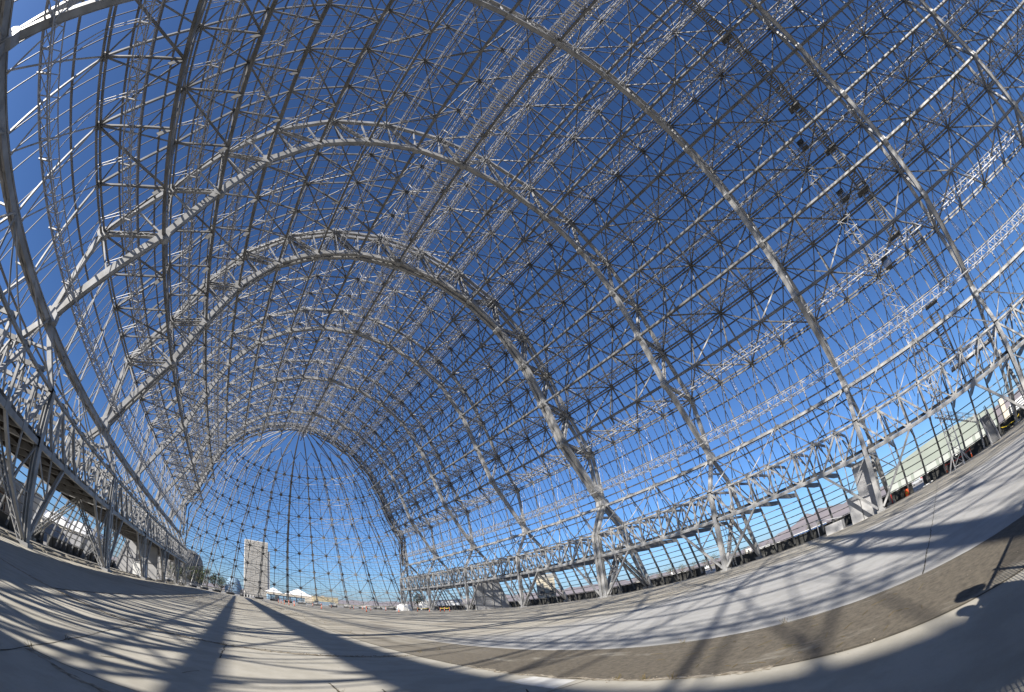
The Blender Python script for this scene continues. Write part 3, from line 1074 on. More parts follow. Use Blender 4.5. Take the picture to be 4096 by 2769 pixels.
g = MB()
for p, q, w, j in (((-13.8, -3), (-13.8, 40), .05, .008), ((-13.8, 40), (-13.8, 140), .08, .01), ((-11.22, -4), (-11.22, 9), .03, .006),
                   ((-21.25, 4), (-21.25, 12), .018, .006), ((-21.2, 5.08), (-13.8, 5.15), .016, .006), ((-18.9, 9.2), (-18.85, 11.6), .025, .01),
                   ((-17.1, 5.0), (-17.0, 7.6), .03, .01), ((-16.5, 5.2), (-16.3, 7.0), .03, .01), ((-20.6, 6.4), (-20.2, 6.9), .02, .01),
                   ((-19.4, 6.9), (-19.2, 7.4), .02, .01), ((-15.3, 4.2), (-14.6, 5.6), .02, .01),
                   ((-11, 21.5), (30, 21.7), .05, .01), ((-34, 33.5), (34, 33.5), .06, .01), ((-34, 55), (34, 55), .08, .01), ((-34, 77), (34, 77), .1, .01),
                   ((2, -6), (2, 140), .03, .008), ((20, -20), (20, 140), .04, .01), ((-24.3, 13), (-24.3, 140), .08, .012), ((-11.2, 0.6), (30, 0.3), .022, .006)):
    vs, fs = ribbon(p, q, w, j, .12 if w < .05 else .5); g.add(vs, fs)
struct(g.build("floor_cracks", CRK))
g = MB()
vs, fs = ribbon((-30, 14.4), (-24.4, 12.85), .28, .03, .12, .005); g.add(vs, fs)
vs, fs = ribbon((-24.4, 12.85), (-21.6, 11.75), .26, .03, .1, .005); g.add(vs, fs)
vs, fs = ribbon((-21.6, 11.75), (-13.9, 11.66), .24, .025, .08, .005); g.add(vs, fs)
vs, fs = ribbon((-21.2, 5.0), (-18.6, 4.2), .10, .02, .06, .005); g.add(vs, fs)
vs, fs = ribbon((-13.8, 2.2), (-13.74, 9), .10, .03, .1, .0055); g.add(vs, fs)
struct(g.build("floor_joint", GRIT))
# loose stones in the joints
g = MB()
ico = [(0, 0, 1), (.9, 0, 0), (0, .9, 0), (-.9, 0, 0), (0, -.9, 0), (0, 0, -1)]
fcs = [(0, 1, 2), (0, 2, 3), (0, 3, 4), (0, 4, 1), (5, 2, 1), (5, 3, 2), (5, 4, 3), (5, 1, 4)]


def stone(x, y, r):
    a = rng.random() * 6.28
    vs = [(x + r * (v[0] * math.cos(a) - v[1] * math.sin(a)) * (0.7 + rng.random() * .6), y + r * (v[0] * math.sin(a) + v[1] * math.cos(a)) * (0.7 + rng.random() * .6), .004 + r * .5 + v[2] * r * .5) for v in ico]
    g.add(vs, fcs)


for i in range(420):
    x = -24 + rng.random() * 10; stone(x, 11.68 + rng.normal(0, .07) + max(0, -21.6 - x) * .4, .008 + rng.random() * .022)
for i in range(120):
    stone(-13.78 + rng.normal(0, .06), 1 + rng.random() * 9, .005 + rng.random() * .012)
for i in range(260):
    stone(-22 + rng.random() * 20, -1 + rng.random() * 14, .003 + rng.random() * .008)
o = g.build("gravel", GRIT); o['kind'] = 'stuff'; tag(o, "small broken stones along the joints of the concrete floor", "gravel")
# pale repair patch
g = MB(); g.add([(-14.32, 6.45, .006), (-13.86, 6.4, .006), (-13.86, 5.35, .006), (-14.42, 5.2, .006), (-14.4, 6.0, .006)], [(4, 3, 2, 1, 0)])
struct(g.build("floor_patch", mat("pale_patch", (0.62, 0.62, 0.60), 0.8, col2=(0.5, 0.49, 0.47), scale=6)))
# weeds and dry stalks in the cracks
WEED = mat("dry_weed", (0.20, 0.13, 0.05), 0.9, col2=(0.10, 0.09, 0.03), scale=20)
g = MB()
spots = [(-21.25, 6.6), (-18.87, 11.55), (-17.05, 6.6), (-16.4, 6.2), (-13.78, 4.1), (-13.75, 4.6), (-13.8, 3.6), (-11.25, 5.2), (-11.2, 3.1), (-21.2, 5.1)]
for i in range(26):
    spots.append((-12.5 + rng.normal(0, .5), 12 + rng.random() * 60))
for x, y in spots:
    for i in range(9):
        a = rng.random() * 6.28; r = rng.random() * .06; L = .03 + rng.random() * .07; ex = rng.normal(0, .04); ey = rng.normal(0, .04)
        g.beam((x + r * math.cos(a), y + r * math.sin(a), 0), (x + r * math.cos(a) + ex, y + r * math.sin(a) + ey, L), 0.004, 0.003, caps=False)
for i in range(40):
    x = -13.6 + rng.random() * 2.2; y = .3 + rng.random() * 5; a = rng.random() * 6.28; L = .05 + rng.random() * .22
    g.beam((x, y, .006), (x + L * math.cos(a), y + L * math.sin(a), .012), 0.005, 0.003, caps=False)
o = g.build("weeds", WEED); o['kind'] = 'stuff'; tag(o, "dry weeds and straw caught in the floor cracks", "weeds")

# low outer walls under the stripped cladding
BASEW = mat("dark_base_wall", (0.075, 0.075, 0.07), 0.8, col2=(0.04, 0.04, 0.038), scale=0.8)
for s in (-1, 1):
    gaps = [(38.4, 40.6), (2.4, 4.2)] if s > 0 else [(58, 60)]
    spans = []; a = -80
    for g0, g1 in sorted(gaps):
        spans.append((a, g0)); a = g1
    spans.append((a, 142))
    t = thing("base_wall", "low dark base wall along the foot of the %s side, under the bare girts" % ("right" if s > 0 else "left"), "low wall", (s * 47, 30, 0))
    for a, b in spans:
        w = MB(); w.box((s * 46.95, (a + b) / 2, .7), (.35, b - a, 1.4)); w.box((s * 46.95, (a + b) / 2, 1.44), (.5, b - a, .1))
        n = int((b - a) / 3.1)
        for i in range(n):
            w.box((s * 46.7, a + (i + .5) * (b - a) / n, .65), (.2, .3, 1.3))
        w.build("wall_length", BASEW, t)
# broken concrete trench edges by the left columns
KERB = mat("kerb_concrete", (0.36, 0.33, 0.28), 0.9, col2=(0.24, 0.22, 0.18), scale=1.4, bump=0.2)
w = MB()
t = thing("concrete_trench", "open concrete cable trench with block edges along the left columns", "trench", (-36.2, 45, 0))
for x, h_, nm in ((-35.3, .16, "inner_edge"), (-37.4, .32, "outer_edge")):
    y = -10.0
    while y < 138:
        L = 1.5 + rng.random() * 3.2
        w.box((x + rng.normal(0, .05), y + L / 2, h_ / 2), (.4, L, h_))
        y += L + (.15 if rng.random() < .6 else 1.1)
y = -8.0
while y < 138:
    w.box((-36.3, y, .12), (1.7, .35, .22)); y += 2.0 + rng.random() * 2.5
w.build("trench_edges", KERB, t)
w = MB(); w.box((-36.35, 64, -.001), (1.7, 150, .012)); w.build("trench_bottom", BASEW, t)

# ------------------------------------------------------------------ loose things on the floor
ORANGE = mat("orange_plastic", (0.85, 0.13, 0.03), 0.5)
RED = mat("red_plastic", (0.70, 0.05, 0.04), 0.5)
BLACKR = mat("black_rubber", (0.03, 0.03, 0.03), 0.8)
WHITEP = mat("white_paint", (0.80, 0.80, 0.78), 0.5, col2=(0.70, 0.70, 0.68), scale=2)
YELLOW = mat("yellow_tape", (0.85, 0.62, 0.03), 0.5)
GLASS = mat("dark_glass", (0.04, 0.05, 0.06), 0.15, spec=0.6)


def post(x, y, label, h=1.1, group="orange posts along the far doors"):
    t = thing("delineator_post", label, "marker post", (x, y, 0), group)
    b = MB(); b.cyl((x, y, 0.0), (x, y, 0.10), 0.24, 0.20, 10); b.build("base", BLACKR, t)
    p = MB(); p.cyl((x, y, 0.10), (x, y, h), 0.085, 0.06, 10); p.cyl((x, y, h), (x, y, h + .06), 0.075, 0.03, 10); p.build("post", ORANGE, t)
    for z in (.55, .8):
        MB().cyl((x, y, z), (x, y, z + .1), 0.086, 0.082, 10).build("reflective_band", WHITEP, t)
    return t


LP = "orange marker post with black foot in the scattered line before the far doors"
for x, y in ((-5.8, 137.9), (-6.0, 127.6), (-6.1, 117.8), (-5.8, 110.0), (-5.2, 104.6), (7.2, 152.3), (0.4, 100.5), (12.5, 147.2), (19.2, 148.7), (22.1, 155.2), (23.6, 149.2), (28.5, 161.5), (10.2, 98.6), (21.6, 133.0), (26.1, 132.3), (18.8, 101.2)):
    post(x, y, LP, 1.15 if y > 115 else 1.25)


def barrier(pts, mt, label, name, cat):
    m_ = MB()
    for a, b in zip(pts[:-1], pts[1:]):
        a = np.array(a, float); b = np.array(b, float); n = 6; q = a
        for i in range(1, n + 1):
            t = i / n; c = a + (b - a) * t; c[2] -= .18 * math.sin(math.pi * t)
            m_.beam(q, c, 0.02, 0.08, (0, 0, 1)); q = c
    o = m_.build(name, mt); tag(o, label, cat)


LQ = "orange post of the taped-off square near the far right columns"
for x, y in ((29.6, 101.6), (30.3, 100.8), (31.6, 103.5), (30.9, 99.2)):
    post(x, y, LQ, 1.05, "orange posts of the taped square")
barrier([(29.6, 101.6, 1), (30.3, 100.8, 1), (30.9, 99.2, 1), (31.6, 103.5, 1), (29.6, 101.6, 1)], YELLOW, "yellow tape strung around the square of four orange posts", "caution_tape", "caution tape")
LQ = "orange post holding yellow tape beside the white sheeted heap"
for x, y in ((29.0, 114.5), (27.3, 102.9)):
    post(x, y, LQ, 1.1, "orange posts beside the sheeted heap")
barrier([(29.0, 114.5, 1.05), (27.3, 102.9, 1.05)], YELLOW, "yellow tape between two orange posts beside the white sheeted heap", "caution_tape", "caution tape")
LQ = "orange post with tape in front of the slim scaffold tower"
for x, y in ((43.6, -1.4), (43.5, -5.5)):
    post(x, y, LQ, 1.2, "orange posts by the scaffold tower")
barrier([(43.6, -1.4, 1.1), (43.5, -5.5, 1.15)], RED, "red tape between two orange posts at the scaffold tower", "warning_tape", "warning tape")
t = thing("delineator_post", "single red marker post at the foot of the nearest right column", "marker post", (45.2, 7.5, 0))
b = MB(); b.cyl((45.2, 7.5, 0), (45.2, 7.5, .1), .2, .2); b.build("base", BLACKR, t)
b = MB(); b.cyl((45.2, 7.5, .1), (45.2, 7.5, 1.3), .07, .07); b.build("post", RED, t)
barrier([(46.2, -11.3, 1.1), (46.3, -13.2, .7), (46.3, -15.0, 1.0)], YELLOW, "yellow tape sagging across the gap past the metal stair", "caution_tape", "caution tape")
for y, lb in ((-13.4, "middle"), (-15.0, "last")):
    o = MB().beam((46.4, y, 0), (46.3, y, 1.2), .08, .08).build("wooden_stake", DECK); tag(o, "short wooden stake at the %s hold of the sagging yellow tape" % lb, "stake")


def drum(x, y, mt, label):
    t = thing("steel_drum", label, "drum", (x, y, 0))
    d = MB(); d.cyl((x, y, 0), (x, y, .9), .30, .30, 20)
    for z in (.02, .3, .6, .88):
        d.cyl((x, y, z - .02), (x, y, z + .02), .315, .315, 20)
    d.build("drum_body", mt, t)
    d = MB(); d.cyl((x, y, .9), (x, y, .925), .27, .26, 20); d.cyl((x + .15, y, .925), (x + .15, y, .95), .04, .04, 8); d.build("drum_lid", mt, t)
    return t


t = drum(45.9, 5.15, ORANGE, "bright orange steel drum standing against the dark base wall")
d = MB(); d.prism([(45.6, 5.0, .45), (45.585, 5.15, .6), (45.6, 5.3, .45), (45.59, 5.15, .3)], (-.006, 0, 0)); d.build("yellow_sticker", YELLOW, t)
drum(46.0, 5.95, mat("drum_dark", (0.07, 0.06, 0.05), 0.6), "dark brown drum standing next to the orange drum")
rk = MB()
g = rk
for i in range(16):
    stone(43.9 + rng.normal(0, .5), 2.0 + rng.normal(0, .45), .10 + rng.random() * .16)
o = rk.build("rubble_heap", WHITEP); tag(o, "small heap of pale rubble in front of the wall gap", "rubble")
rk = MB(); g = rk
for i in range(40):
    stone(45.0 + rng.normal(0, .5), -13 + rng.normal(0, 1.6), .08 + rng.random() * .18)
o = rk.build("rubble_heap", KERB); tag(o, "spread of broken pale concrete below the sagging yellow tape", "rubble")
# short bollards at the door rail
t = thing("bollard_row", "row of short cream posts on the door rail, at the end of the plank-decked side", "bollards", (-14, 178, 0))
for i in range(4):
    x = -15.5 + i * 1.2
    b = MB(); b.cyl((x, 182 - i * .3, 0), (x, 182 - i * .3, 1.25), .16, .16, 10); b.build("bollard", WHITEP, t)

# white sheeted heap by the far right column
t = thing("sheeted_heap", "lumpy white sheeted heap at the end of the right gallery", "covered heap", (35, 140, 0))
m_ = MB(); nu, nv = 26, 12
for v in range(nv + 1):
    for u in range(nu):
        a = 2 * math.pi * u / nu; e = math.pi / 2 * v / nv
        r_ = 1 + .09 * math.sin(3 * a + 1) + .07 * math.sin(5 * a + v) + .04 * math.sin(9 * a)
        k_ = math.cos(e) ** 0.45
        m_.v.append((35.0 + 2.5 * k_ * r_ * math.cos(a), 140 + 2.0 * k_ * r_ * math.sin(a), 2.2 * math.sin(e) ** 0.8 * (1 + .12 * math.sin(2 * a + .5))))
for v in range(nv):
    for u in range(nu):
        m_.f.append((v * nu + u, v * nu + (u + 1) % nu, (v + 1) * nu + (u + 1) % nu, (v + 1) * nu + u))
m_.n = len(m_.v)
m_.build("white_sheet", WHITEP, t)
rp = MB()
for k_ in range(3):
    pts = []
    for i in range(9):
        a = math.pi * i / 8
        pts.append((35.0 - 1.2 + 1.2 * k_, 140 - 2.15 * math.cos(a), .1 + 2.35 * math.sin(a)))
    rp.poly(pts, .03, .03)
rp.build("tie_rope", DECK, t)

# ------------------------------------------------------------------ vegetation
LEAF = mat("foliage_dark", (0.085, 0.10, 0.035), 0.8, col2=(0.035, 0.05, 0.018), scale=0.9, detail=3)
LEAF2 = mat("foliage_olive", (0.12, 0.115, 0.045), 0.8, col2=(0.055, 0.06, 0.022), scale=0.7, detail=3)
BARK = mat("bark", (0.09, 0.07, 0.05), 0.9)


def tree(x, y, h, w, label, leaf=LEAF, n=900, group=None, trunk=0.3, flat=1.0):
    t = thing("tree", label, "tree", (x, y, 0), group)
    tr = MB(); tr.cyl((x, y, 0), (x + .1, y, h * .6), .03 * h + .06, .02 * h, 8)
    nb = []
    for i in range(7):
        a = rng.random() * 6.28; r_ = w * .32 * (0.5 + rng.random()); z = h * (trunk + .2 + .6 * rng.random() * .8)
        e = (x + r_ * math.cos(a), y + r_ * math.sin(a), z); nb.append(e)
        tr.cyl((x, y, h * (trunk * .8 + .1)), e, .014 * h, .005 * h, 6)
    tr.build("trunk", BARK, t)
    cr = MB()
    cl = []
    for i in range(16):
        a = rng.random() * 6.28; r_ = w * .5 * math.sqrt(rng.random()) * .8; z = h * (trunk + (1 - trunk) * (.12 + .76 * rng.random()))
        k_ = 1 - abs((z / h - trunk) / (1 - trunk) - .45) * .9
        cl.append((x + r_ * k_ * math.cos(a), y + r_ * k_ * math.sin(a), z, w * (.13 + .12 * rng.random())))
    for i in range(n):
        c = cl[rng.integers(len(cl))]
        v = rng.normal(size=3); v /= np.linalg.norm(v); v *= c[3] * (.65 + .45 * rng.random()); v[2] *= .8 * flat
        p = np.array(c[:3]) + v
        a = rng.normal(size=3); a /= np.linalg.norm(a); b = np.cross(a, rng.normal(size=3)); b /= np.linalg.norm(b)
        s_ = h * .028 * (.6 + .8 * rng.random())
        cr.add([p - a * s_, p + b * s_ * .6, p + a * s_, p - b * s_ * .6], [(0, 1, 2, 3)])
    cr.build("crown", leaf, t)
    return t


for i, (x, y, h, w) in enumerate([(-55, 286, 11.5, 9), (-49, 288, 13.2, 10), (-43.5, 290, 14.6, 10.5), (-38, 289, 14.2, 10), (-33, 291, 12.6, 9), (-28.5, 290, 9.6, 8), (-60, 289, 10.5, 9)]):
    tree(x, y, h, w, "dark evergreen in the clump before the rounded brown hall, seen through the far door", LEAF, 800, "evergreens behind the far door", .12)
for i, (d, az, h, w) in enumerate([(320, 47.5, 3.4, 6), (330, 49.5, 4.6, 7), (340, 51.3, 6.3, 9), (335, 52.6, 6.2, 8), (345, 54.0, 9.2, 9), (350, 55.4, 8.0, 10), (340, 56.9, 7.4, 9), (350, 58.3, 7.8, 9), (345, 59.5, 10.2, 10), (350, 60.9, 7.0, 9), (340, 62.3, 7.6, 9), (350, 63.7, 7.2, 8), (345, 65.2, 6.4, 9), (352, 66.7, 5.2, 8), (330, 72.2, 6.6, 8), (335, 73.6, 6.4, 6)]):
    tree(CX + d * math.sin(R(az)), d * math.cos(R(az)), h, w, "olive-green round tree in the far row seen under the right gallery", LEAF2, 420, "far row of olive trees", .1)
tree(-18.5 + 172 * math.sin(R(22.6)), 172 * math.cos(R(22.6)), 6.8, 6, "single dark tree behind the white sheeted heap", LEAF, 900)
for i, (x, y, h, w) in enumerate([(-75, 116, 5.4, 5), (-72.5, 119, 6.0, 5.5), (-70, 120, 5.6, 5), (-67.5, 122, 5.2, 5), (-65, 123, 4.6, 4)]):
    tree(x, y, h, w, "dark bushy tree in front of the white vaulted roofs, seen under the plank deck", LEAF, 600, "bushy trees before the vaulted roofs", .08)

# ------------------------------------------------------------------ buildings outside
CONC = mat("ribbed_concrete", (0.66, 0.62, 0.55), 0.85, col2=(0.56, 0.53, 0.47), scale=0.25, stretch=(1, 1, .08))
TAN = mat("tan_stucco", (0.56, 0.50, 0.40), 0.85, col2=(0.48, 0.42, 0.34), scale=0.4)
CREAM = mat("cream_wall", (0.62, 0.58, 0.50), 0.85, col2=(0.55, 0.51, 0.44), scale=0.5)
BLUEG = mat("blue_grey_panels", (0.22, 0.33, 0.43), 0.7, col2=(0.17, 0.27, 0.36), scale=0.3)
ROOFW = mat("white_membrane", (0.80, 0.80, 0.80), 0.6)
BROWN = mat("brown_ribbed_hall", (0.25, 0.235, 0.21), 0.8, col2=(0.19, 0.18, 0.165), scale=0.2)
GREEN = mat("pale_green_cladding", (0.26, 0.29, 0.25), 0.8, col2=(0.235, 0.262, 0.226), scale=0.05)
DARKT = mat("dark_trim", (0.05, 0.055, 0.06), 0.7)

t = thing("ribbed_block", "tall windowless concrete block with vertical ribs beyond the far door", "building", (-1, 405, 0))
w = MB(); w.box((-1.6, 412, 24.6), (20.6, 24, 49.2)); w.build("tower_block", CONC, t)
w = MB()
for i in range(26):
    w.box((-11.7 + i * .81, 399.8, 24.4), (.32, .5, 48.8))
for i in range(28):
    w.box((8.85, 400.5 + i * .85, 24.4), (.4, .3, 48.8))
w.build("ribs", CONC, t)
w = MB(); w.box((9.9, 412, 21), (2.0, 23, 42)); w.build("stair_shaft", CONC, t)
w = MB(); w.box((-1.6, 412, 49.5), (21.2, 24.6, .7)); w.build("roof_edge", CONC, t)

t = thing("rounded_hall", "brown ribbed hall with a rounded shoulder behind the dark evergreens", "building", (-66, 335, 0))
w = MB(); n = 40; rings = [(21, 0), (21, 15), (20.6, 19), (18.5, 22.6), (15, 24.8), (0.5, 25.8)]
for r_, z in rings:
    for i in range(n):
        a = 2 * math.pi * i / n; w.v.append((-65.5 + r_ * math.cos(a), 338 + r_ * math.sin(a), z))
for k_ in range(len(rings) - 1):
    for i in range(n):
        w.f.append((k_ * n + i, k_ * n + (i + 1) % n, (k_ + 1) * n + (i + 1) % n, (k_ + 1) * n + i))
w.n = len(w.v); w.build("hall_shell", BROWN, t)
w = MB()
for i in range(n):
    a = 2 * math.pi * (i + .5) / n
    w.beam((-65.5 + 21.05 * math.cos(a), 338 + 21.05 * math.sin(a), 0), (-65.5 + 21.05 * math.cos(a), 338 + 21.05 * math.sin(a), 15.5), .3, .3)
for z in (6, 10.5, 15):
    pts = [(-65.5 + 21.1 * math.cos(2 * math.pi * i / n), 338 + 21.1 * math.sin(2 * math.pi * i / n), z) for i in range(n + 1)]
    w.poly(pts, .25, .4)
w.build("wall_bands", DARKT, t)

t = thing("blue_dome", "blue-grey domed shed between the evergreens and the ribbed block", "building", (-20, 296, 0))
w = MB(); n = 28
for k_ in range(9):
    e = math.pi / 2 * k_ / 8
    for i in range(n):
        a = 2 * math.pi * i / n; w.v.append((-20.8 + 6.0 * math.cos(e) ** .8 * math.cos(a) if k_ < 8 else -20.8, 297 + 6.0 * math.cos(e) ** .8 * math.sin(a) if k_ < 8 else 297, 10.9 * math.sin(e)))
for k_ in range(8):
    for i in range(n):
        w.f.append((k_ * n + i, k_ * n + (i + 1) % n, (k_ + 1) * n + (i + 1) % n, (k_ + 1) * n + i))
w.n = len(w.v); w.build("dome_shell", BLUEG, t)
w = MB(); w.box((-15.6, 292.9, 2), (1.6, .4, 3)); w.box((-18.5, 291.6, 6.5), (1.2, .3, .8)); w.build("dome_door", DARKT, t)

t = thing("tented_hall", "low hall with two white tented roof peaks, tan fascia and blue wall", "building", (31, 425, 0))
w = MB(); w.box((31, 430, 2.6), (41, 20, 5.2)); w.build("blue_wall", BLUEG, t)
w = MB(); w.box((31.5, 429.9, 6.2), (42.5, 21, 2.0)); w.build("fascia", TAN, t)
w = MB(); w.box((48.5, 419.0, 3.2), (7, 1, 4)); w.build("end_bay", TAN, t)
w = MB()
for cx, hw, pk in ((16.5, 7.5, 11.8), (39.5, 12.5, 13.6)):
    b = [(cx - hw, 419.5, 7.3), (cx + hw, 419.5, 7.3), (cx + hw, 440, 7.3), (cx - hw, 440, 7.3), (cx - .5, 429.5, pk), (cx + .5, 429.5, pk)]
    w.add(b, [(0, 1, 5, 4), (1, 2, 5), (2, 3, 4, 5), (3, 0, 4), (3, 2, 1, 0)])
w.build("tent_roof", ROOFW, t)
w = MB()
for i in range(7):
    w.box((13 + i * 6, 419.9, 2.5), (.4, .4, 5))
w.box((18.5, 419.8, 2.2), (3.4, .5, 4.4)); w.build("bays", DARKT, t)

t = thing("tan_shed", "long flat-roofed tan shed with a blue lower wall right of the tented hall", "building", (64, 418, 0))
w = MB(); w.box((64.0, 424, 5.3), (23.5, 16, 5.2)); w.build("upper_wall", mat("ochre_wall", (0.46, 0.39, 0.25), .85, col2=(.40, .34, .22), scale=.4), t)
w = MB(); w.box((62.5, 423.9, 1.6), (19, 15.9, 3.2)); w.build("lower_wall", BLUEG, t)
w = MB(); w.box((64.0, 424, 8.05), (24, 16.6, .3)); w.box((63, 424, 8.6), (2.4, 2, .9)); w.build("roof", TAN, t)
w = MB(); w.box((66, 415.95, 5.8), (.9, .1, 1.0)); w.box((55, 415.9, 2), (3.6, .15, 3.6)); w.build("openings", DARKT, t)

for nm in ("tented_hall", "tan_shed"):
    q = bpy.data.objects[nm]; q.location = (CX + .7 * (q.location.x - CX), .7 * q.location.y, 0); q.scale = (.7, .7, .7)

# left: tan buildings, vaulted roofs
t = thing("tan_building", "two-storey tan building with a yellow striped awning beyond the plank-decked side", "building", (-84, 78, 0))
w = MB(); w.box((-85.6, 76, 6.1), (20, 37, 12.2)); w.build("main_wall", TAN, t)
w = MB(); w.box((-85.6, 76, 12.3), (20.6, 37.6, .4)); w.build("roof_edge", CREAM, t)
w = MB(); w.box((-80, 101, 5.0), (15.5, 11, 10.0)); w.build("rear_wing", CREAM, t)
w = MB()
w.prism([(-75.5, 60, 8.4), (-72.6, 60, 6.7), (-72.6, 60, 6.4), (-75.5, 60, 8.1)], (0, 32.5, 0)); aw = w.build("awning", mat("yellow_awning", (0.62, 0.47, 0.2), .7, col2=(.52, .39, .16), scale=.6), t)
w = MB()
for i in range(54):
    y = 60.2 + i * .6
    w.beam((-75.5, y, 8.46), (-72.55, y, 6.76), .16, .04, (0, 0, 1))
    w.box((-72.58, y, 6.35), (.05, .3, .5))
w.build("awning_stripes", CREAM, aw)
w = MB()
for i in range(8):
    w.box((-75.55, 61.5 + i * 4, 3.2), (.12, 2.6, 3.4))
w.box((-77.5, 95.45, 7.6), (.9, .1, 1.4))
w.build("windows", GLASS, t)
w = MB()
for i in range(9):
    w.box((-75.5, 59.5 + i * 4, 3.0), (.3, .35, 6.0))
w.box((-75.45, 76, 5.4), (.3, 36, .4)); w.build("pilasters", mat("brown_trim", (0.17, 0.10, 0.06), .8), t)
for i in range(3):
    c = MB(); x, y = -68.0, 72.0 + i * 1.7
    c.cyl((x, y, 0), (x, y, 1.9), .55, .55, 14); c.cyl((x, y, 1.9), (x, y, 2.25), .55, .2, 14)
    o = c.build("storage_tank", WHITEP); tag(o, "white upright tank with domed top in the row before the tan building", "tank", "white tanks before the tan building")

t = thing("vaulted_hall", "white hall with a row of low vaulted roofs beyond the plank-decked side", "building", (-78, 140, 0))
w = MB(); w.box((-84, 141, 3.0), (38, 16, 6.0)); w.build("hall_wall", CREAM, t)
w = MB()
for k_ in range(4):
    c = -98 + k_ * 9.5
    pts = [(c + 4.6 * math.cos(math.pi * i / 12), 132.5, 6.0 + 3.2 * math.sin(math.pi * i / 12)) for i in range(13)]
    w.prism(pts[::-1], (0, 17, 0))
w.build("vaulted_roof", ROOFW, t)
w = MB()
for i in range(12):
    w.box((-101 + i * 3.1, 132.95, 3.6), (1.7, .1, 1.5))
w.build("windows", GLASS, t)
t = thing("grey_annex", "flat grey annex with railings at the end of the plank-decked side", "building", (-62, 108, 0))
w = MB(); w.box((-64, 112, 2.2), (12, 16, 4.4)); w.build("annex_wall", PLATE, t)
w = MB(); w.box((-64, 112, 4.5), (12.4, 16.4, .2)); w.build("roof", CREAM, t)
w = MB()
for i in range(5):
    w.box((-57.96, 106 + i * 3, 2.4), (.1, 1.5, 1.5)); 
w.build("windows", GLASS, t)
w = MB()
for i in range(12):
    w.beam((-58, 104.5 + i * 1.4, 4.6), (-58, 104.5 + i * 1.4, 5.6), .05, .05)
for z in (5.1, 5.6):
    w.beam((-58, 104.5, z), (-58, 120, z), .05, .05)
w.build("roof_railing", GALV, t)

# right: control tower, white sheds, big pale green hangar
t = thing("control_tower", "old stained concrete tower house with small windows seen under the right gallery", "building", (88, 134, 0))
rz = R(-38)
w = MB(); w.box((88.3, 134.2, 4.6), (6.7, 6.7, 9.2), rz); w.build("tower_wall", mat("stained_concrete", (0.46, 0.42, 0.33), .9, col2=(.24, .22, .18), scale=.35), t)
w = MB(); w.box((88.3, 134.2, 10.0), (7.1, 7.1, 1.6), rz); w.build("top_storey", mat("grey_top", (0.26, .26, .25), .8), t)


def loc2(u, v):
    return 88.3 + u * math.cos(rz) - v * math.sin(rz), 134.2 + u * math.sin(rz) + v * math.cos(rz)


for u, z in ((-1.6, 3.6), (1.9, 3.4), (-1.5, 6.6), (1.8, 6.4)):
    x, y = loc2(u, -3.38)
    w = MB(); w.box((x, y, z), (1.25, .1, 1.5), rz); f_ = w.build("window", GLASS, t)
    w = MB()
    for du in (-.66, 0, .66):
        xx, yy = loc2(u + du, -3.42); w.box((xx, yy, z), (.09, .14, 1.6), rz)
    xx, yy = loc2(u, -3.42); w.box((xx, yy, z - .82), (1.5, .2, .12), rz)
    w.build("frame", mat("tower_window_frame", (.2, .19, .17), .7), f_)
w = MB()
for u, v in ((-2, -2), (-1, 1), (.5, -2.5), (1.5, 2), (2.6, -1)):
    x, y = loc2(u, v); w.beam((x, y, 10.8), (x, y, 11.3 + rng.random()), .12, .12)
w.build("roof_masts", DARK, t)

t = thing("white_shed", "long low white shed behind the far right columns", "building", (62, 176, 0))
w = MB(); w.box((66, 178, 1.9), (18, 10, 3.8), R(-25)); w.build("shed_wall", WHITEP, t)
w = MB(); w.box((66, 178, 4.0), (18.6, 10.6, .3), R(-25)); w.build("roof", ROOFW, t)
w = MB(); w.box((66.5, 173.0, 2.0), (3, .6, 1.6), R(-25)); w.build("openings", DARKT, t)
for d, az, wd, ht, mt, lb in ((220, 64.0, 2.6, 3.6, CREAM, "small cream box hut beyond the second column gap"), (250, 66.0, 6.5, 2.4, WHITEP, "low white site hut right of the cream box hut"),
                              (260, 67.6, 4.5, 2.0, WHITEP, "small low white hut nearest the blue cabins"), (300, 50.5, 9, 2.2, CREAM, "low pale hut in front of the far olive trees")):
    x, y = CX + d * math.sin(R(az)), d * math.cos(R(az))
    t = thing("site_hut", lb, "hut", (x, y, 0))
    w = MB(); w.box((x, y, ht / 2), (wd, 3, ht), R(-az)); w.build("hut_wall", mt, t)
    w = MB(); w.box((x, y, ht + .08), (wd + .3, 3.3, .16), R(-az)); w.build("roof", PLATE, t)
    w = MB(); w.box((x - 1.55 * math.sin(R(az)), y - 1.55 * math.cos(R(az)), ht * .45), (.9, .1, ht * .8), R(-az)); w.build("door", DARKT, t)

# row of small blue cabins
BLUE = mat("blue_plastic", (0.03, 0.10, 0.33), 0.45); TEAL = mat("pale_roof_plastic", (0.70, 0.74, 0.76), 0.5)
d0, az0 = 195, 69.9
proto = None
for i in range(17):
    az = 69.9 + i * .27; d = 195 + (i % 2) * 1.0
    x, y = CX + d * math.sin(R(az)), d * math.cos(R(az))
    if proto is None:
        proto = thing("blue_cabin", "small blue cabin with a pale roof in the long row beyond the low wall", "portable cabin", (x, y, 0), "row of blue cabins")
        px_, py_ = x, y
        w = MB(); w.box((x, y, 1.0), (.95, .95, 2.0), R(-72)); w.build("cabin_wall", BLUE, proto)
        w = MB(); w.box((x, y, 2.1), (1.0, 1.0, .24), R(-72)); w.build("cabin_roof", TEAL, proto)
        w = MB(); w.box((x - .5 * math.sin(R(72)), y - .5 * math.cos(R(72)), 1.0), (.62, .05, 1.8), R(-72)); w.build("cabin_door", TEAL if False else mat("cabin_door_blue", (.10, .22, .5), .4), proto)
    else:
        c = copy_tree(proto, (x - px_, y - py_, 0))


